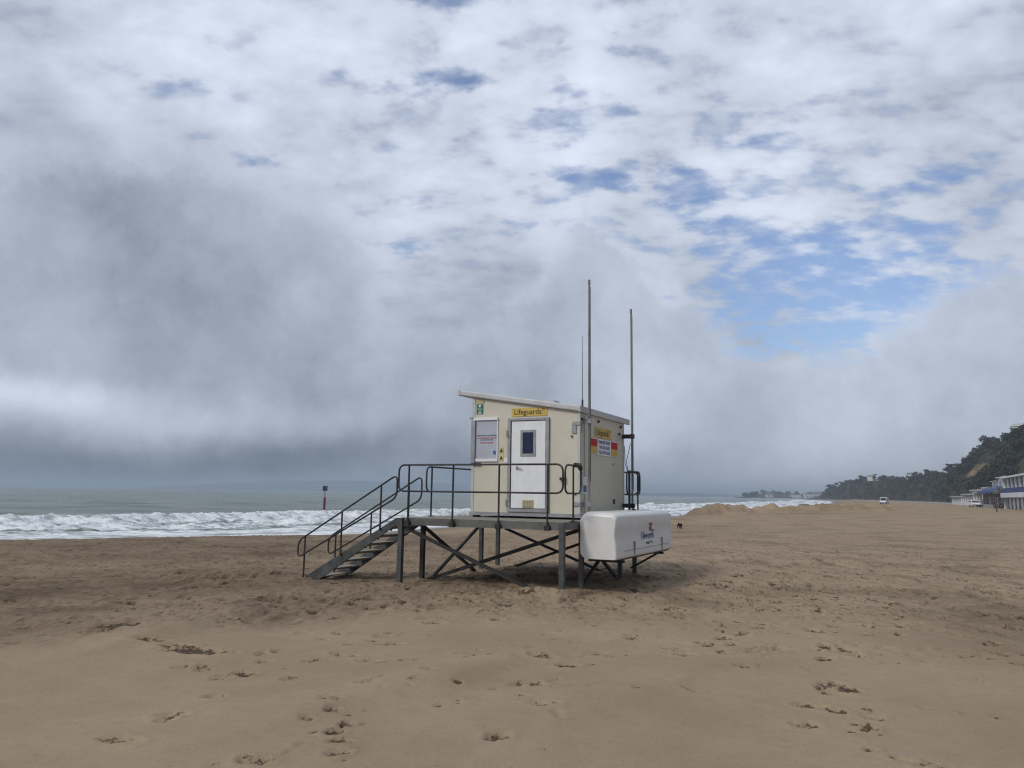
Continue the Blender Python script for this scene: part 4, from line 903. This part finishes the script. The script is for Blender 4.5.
def leafmat(name, a, b2):
    m, nt, b = newmat(name); tc = nt.nodes.new('ShaderNodeTexCoord').outputs['Object']; oi = nt.nodes.new('ShaderNodeObjectInfo').outputs['Random']
    c = mixc(nt, ramp(nt, noise(nt, tc, .9, 3, .6), .3, .7), a, b2)
    hs = nd(nt, 'ShaderNodeHueSaturation'); nt.links.new(mth(nt, 'ADD', .75, mth(nt, 'MULTIPLY', oi, .5)), hs.inputs['Value']); nt.links.new(c, hs.inputs['Color'])
    nt.links.new(mth(nt, 'ADD', .485, mth(nt, 'MULTIPLY', oi, .03)), hs.inputs['Hue'])
    nt.links.new(hs.outputs[0], b.inputs['Base Color']); b.inputs['Roughness'].default_value = .8; b.inputs['Specular IOR Level'].default_value = .2
    return m
LM = [leafmat('evergreen_leaves', (.028,.031,.017), (.052,.054,.029)), leafmat('pine_needles', (.016,.024,.013), (.036,.044,.022)), leafmat('winter_scrub', (.05,.045,.025), (.085,.07,.04))]
def tree_proto(kind, h, cw, seed):
    r = random.Random(seed); tk = MB()
    th_ = h*(.62 if kind == 'pine' else .4)
    lean = r.uniform(-.08,.08)*h
    tk.tube([(0,0,-1),(lean*.3,0,th_*.5),(lean,0,th_),(lean*1.1,0,h*.85)], [.26,.2,.15,.05], 7)
    lobes = []
    n = 9 if kind == 'pine' else 13
    for i in range(n):
        a = r.uniform(0, 6.28); rad = cw*.5*math.sqrt(r.random())*.85
        z = h*(r.uniform(.74,.92) if kind == 'pine' else r.uniform(.32,.86)*(1-.25*(rad/cw)))
        p = (lean+rad*math.cos(a), rad*math.sin(a), z); lr = cw*r.uniform(.13,.22); lobes.append((p, lr))
        if i < 6: tk.tube([(lean*.9,0,th_*r.uniform(.7,1)), tuple(p)], [.09,.03], 5)
    cr = MB()
    for p, lr in lobes:
        for k in range(62):
            d = Vector((r.gauss(0,1), r.gauss(0,1), r.gauss(0,1)))
            if d.length < .01: continue
            d.normalize(); c = Vector(p)+Vector((d.x, d.y, d.z*(.42 if kind == 'pine' else .75)))*lr*r.uniform(.55,1.12)
            s = r.uniform(.16,.40)*(1.0+cw/14); u = Vector((r.gauss(0,1), r.gauss(0,1), r.gauss(0,.6))).normalized(); v = u.cross(d+Vector((r.gauss(0,.5),r.gauss(0,.5),.2)))
            if v.length < .01: continue
            v.normalize(); cr.add([c-u*s-v*s*.5, c+u*s*.2-v*s*.75, c+u*s+v*s*.3, c-u*s*.1+v*s*.7], [(0,1,2,3)])
    return tk, cr
protos = []
for kind, h, cw, sd, lm, lab in (('broad',7.5,8,1,0,None),('broad',9,9.5,2,0,None),('broad',6.5,7.5,3,0,None),('pine',10.5,8,4,1,None),('pine',9,7,5,1,None),('broad',4.2,6,6,2,None)):
    tk, cr = tree_proto(kind, h, cw, sd); protos.append((kind, tk.build('trunk', M['bark']), cr.build('crown', LM[lm])))
for k, t, c in protos: 
    for o in (t, c): COL.objects.unlink(o)
def plant(k, x, y, z, s, label, cat, group=None, name=None):
    kind, t, c = protos[k]; r = thing(name or ('pine_tree' if kind == 'pine' else 'tree'), label, cat, (x, y, z), random.uniform(0, 6.28), group)
    r.scale = (s, s, s*random.uniform(.88,1.12))
    for o in (t, c):
        q = o.copy(); COL.objects.link(q); q.parent = r
    return r
tr = random.Random(21); cnt = 0; cw_ = np.abs(np.gradient(np.hypot(XX, DD))); arc = np.r_[0, np.cumsum(np.hypot(np.diff(XX), np.diff(DD)))]
def on_cliff(px, s):
    j = int(np.clip(np.searchsorted(pxs, px), 0, len(pxs)-1)); i = int(np.clip(np.searchsorted(ss, s), 0, len(ss)-1)); return A[i,j], B[i,j], CZ[i,j], scar[i,j]
# skyline row first, then the slope
for px in list(np.arange(826, 862, 1.6))+list(np.arange(862, 960, 2.6))+list(np.arange(960, 1036, 2.6)):
    px += tr.uniform(-.8,.8); x, y, z, sc_ = on_cliff(px, tr.uniform(.93,1.02))
    k = tr.choice((0,1,2,0,1,2,4)) if px < 985 else tr.choice((0,1,1,2))
    plant(k, x, y, z-.6, tr.uniform(.65,1.05), 'dark evergreen tree on the skyline of the wooded cliff', 'tree', 'trees along the cliff top')
for i in range(262):
    px = (1060-100*tr.random()) if i < 110 else (990-165*tr.random()); s = tr.uniform(.03,.93); x, y, z, sc_ = on_cliff(px, s)
    if sc_ > .12 or (992 < px < 1030 and .28 < s < .86 and tr.random() < .9): continue
    k = tr.choice((0,1,2,0,2,5,5)) ; plant(k, x, y, z-.9, tr.uniform(.6,1.05), 'dark tree or tall shrub growing on the slope of the wooded cliff', 'tree', 'trees on the cliff slope')
x, y, z, sc_ = on_cliff(950, 1.0); plant(3, x, y, z+.3, .92, 'lone flat-topped pine standing clear of the cliff skyline', 'pine tree', None, 'pine_tree')
x, y, z, sc_ = on_cliff(827.5, .95); plant(4, x, y, z, 1.1, 'isolated pine at the far seaward end of the wooded cliff', 'pine tree', None, 'pine_tree')
# undergrowth
ug = MB(); r = tr
for i in range(9000):
    px = 1050-225*r.random()**.8; s = r.uniform(.0,1.05); x, y, z, sc_ = on_cliff(px, s)
    if sc_ > .25: continue
    x += r.uniform(-2,2); y += r.uniform(-3,3); q = r.uniform(.4,1.1)
    c = Vector((x, y, z+r.uniform(-.2,1.3))); u = Vector((r.gauss(0,1), r.gauss(0,1), r.gauss(0,.5))).normalized()*q; v = Vector((r.gauss(0,.5), r.gauss(0,.5), 1)).normalized()*q*.7
    ug.add([c-u-v*.5, c+u*.2-v, c+u+v*.4, c-u*.1+v], [(0,1,2,3)])
tag(ug.build('undergrowth', LM[0]), 'tangle of dark scrub covering the cliff slope', 'undergrowth', kind='stuff')
# houses among the trees
def house(px, s, w, h, label, lift=1.5, cat='house', nw=3):
    x, y, z, _ = on_cliff(px, s); t = thing('white_house', label, cat, (x, y, z+lift), R(-55))
    MB().box((-w/2,-3,-4 if nw else -.5),(w/2,3,h)).build('wall', M['town'], t); MB().prism([(-3.4,h+.002),(3.4,h+.002),(0,h+1.6)], 'x', -w/2-.3, w/2+.3).build('roof', M['flatroof'], t)
    for i in range(nw): MB().box((-w/2+.8+i*w/3,-3.06,.6),(-w/2+1.9+i*w/3,-3.002,2.1)).build('window', M['carglass'], t)
house(873, .80, 6, 1.6, 'small pale house half hidden in trees on the far wooded cliff', 7.5)
house(1021, .97, 4, .3, 'pale flat house top showing through trees at the highest part of the cliff', 5.4, nw=0)
house(909, .97, 5, 1.4, 'low pale house showing through the trees on the cliff skyline', 5.5)
# town headland across the bay
HD = 1650
def hx(px): return atD(px, HD)
hpx = np.linspace(738, 842, 90); hv = np.linspace(-1, 1, 14)
top = np.interp(hpx, [738,748,760,775,790,805,820,842], [0,4,9,12,9,5,5,7])
HA = np.repeat(hx(hpx)[None,:], 14, 0); HB = HD+hv[:,None]*70+np.zeros_like(HA); HZ = WZ-.5+(1.2+top[None,:])*np.clip(1.25-1.25*np.abs(hv[:,None]), 0, 1)**.7+.8*fbm(HA/20, HB/20, 3)
tag(grid_mesh('headland', HA, HB, HZ, cm, dict(scar=HZ*0)), kind='structure')
for i in range(46):
    px = tr.uniform(743, 796) if i < 34 else tr.uniform(796, 832); zt = np.interp(px, hpx, top)
    plant(tr.choice((0,1,2,1)), hx(px), HD+tr.uniform(-35,30), WZ+zt*.6-.5, tr.uniform(.9,1.6), 'dark hazy tree on the distant town headland', 'tree', 'trees on the distant headland')
def block(px0, px1, y1, label, roof, n):
    x0, x1 = hx(px0), hx(px1); D = HD-62-n*3; h = EYE+(horizon(px0)-y1)*D/F; t = thing('town_building', label, 'building', ((x0+x1)/2, D, WZ+1), 0)
    w_ = (x1-x0)/2; h -= WZ+1
    MB().box((-w_,0,-3),(w_,14,h)).build('wall', M['town'], t); (MB().box((-w_-.6,-.6,h+.002),(w_+.6,14.6,h+.8)) if not roof else MB().prism([(-1,h+.002),(15,h+.002),(7,h+4)], 'x', -w_-.6, w_+.6)).build('roof', M['flatroof'] if not roof else M['townred'], t)
    m = max(2, int(w_*2/5)); fl = max(1, int(h/3.4))
    for f in range(fl):
        for i in range(m):
            a = -w_+(i+.25)*2*w_/m; MB().box((a,-.12,.8+f*3.3),(a+w_/m,-.004,2.4+f*3.3)).build('window', M['carglass'], t)
block(756.5, 762.5, 494.2, 'leftmost pale house among trees on the distant headland', 1, 0)
block(780.5, 788.5, 495.0, 'low pale terrace left of the white block on the distant headland', 0, 1)
block(792.5, 800., 494.2, 'brightest white block in the distant town across the bay', 0, 2)
block(801.5, 815.5, 493.6, 'wide pale building with a dark roof in the distant town across the bay', 1, 1)
block(816.5, 822.5, 496.3, 'small pale building right of the wide dark-roofed one across the bay', 0, 0)
x0, x1 = hx(817), hx(838)
tag(MB().box((x0,HD-110,WZ-3),(x1,HD-100,WZ+4.4)).build('harbour_wall', M['town']), 'long low pale harbour wall below the distant town', 'wall')
# far hills beyond the bay
def hills(name, pts, D, seed, depth=900):
    q = np.linspace(pts[0][0], pts[-1][0], 160); yy = np.interp(q, [p[0] for p in pts], [p[1] for p in pts])
    zt = np.maximum(EYE+(horizon(q)-yy)*D/F, -2); v = np.linspace(-1, 1, 15)
    X_ = D*(q-512)/F; XX_ = np.repeat(X_[None,:], 15, 0); YY_ = D+v[:,None]*depth+np.zeros_like(XX_)
    zz_ = (zt[None,:]+3)*np.clip(1-np.abs(v[:,None])**1.6, 0, 1)-3+3*fbm(XX_/300+seed, YY_/300, 4)*np.clip(1-np.abs(v[:,None]), 0, 1)
    tag(grid_mesh(name, XX_, YY_, zz_, cm, dict(scar=zz_*0)), kind='structure')
hills('far_hills', [(178,489.8),(184,487),(200,485.5),(225,484),(250,482),(300,481.2),(360,481.2),(420,482.6),(470,485),(520,489),(570,494)], 7000, 3)
hills('far_coast', [(600,495.4),(640,493.2),(680,493.),(720,494.2),(745,495.8),(770,497.6)], 5200, 8)

# ------------------------------------------------------------------ sea haze
hz = MB().box((-8500,-70,-7.5),(8500,9900,75)).build('haze', None)
hz.data.materials.clear(); hm = bpy.data.materials.new('sea_haze'); hm.use_nodes = True; n = hm.node_tree; n.nodes.clear()
o_m = n.nodes.new('ShaderNodeOutputMaterial'); vol = n.nodes.new('ShaderNodeVolumePrincipled'); vol.inputs['Color'].default_value = (.54,.63,.74,1); vol.inputs['Density'].default_value = .00035; vol.inputs['Anisotropy'].default_value = .1
n.links.new(vol.outputs[0], o_m.inputs['Volume']); hz.data.materials.append(hm); tag(hz, kind='stuff')
hz['label'] = 'pale sea haze over the whole bay'; hz['category'] = 'haze'

# ------------------------------------------------------------------ render settings
sc.render.engine = 'CYCLES'
sc.view_settings.view_transform = 'Standard'; sc.view_settings.look = 'None'; sc.view_settings.exposure = .1; sc.view_settings.gamma = 1
sc.cycles.volume_bounces = 1; sc.cycles.max_bounces = 6; sc.cycles.diffuse_bounces = 2; sc.cycles.glossy_bounces = 2
sc.cycles.pixel_filter_type = 'BLACKMAN_HARRIS'; sc.cycles.filter_width = 1.2; sc.cycles.use_denoising = True; sc.cycles.denoiser = 'OPENIMAGEDENOISE'; sc.cycles.denoising_input_passes = 'RGB_ALBEDO_NORMAL'; sc.cycles.denoising_prefilter = 'NONE';
sc.render.resolution_x = 1024; sc.render.resolution_y = 768
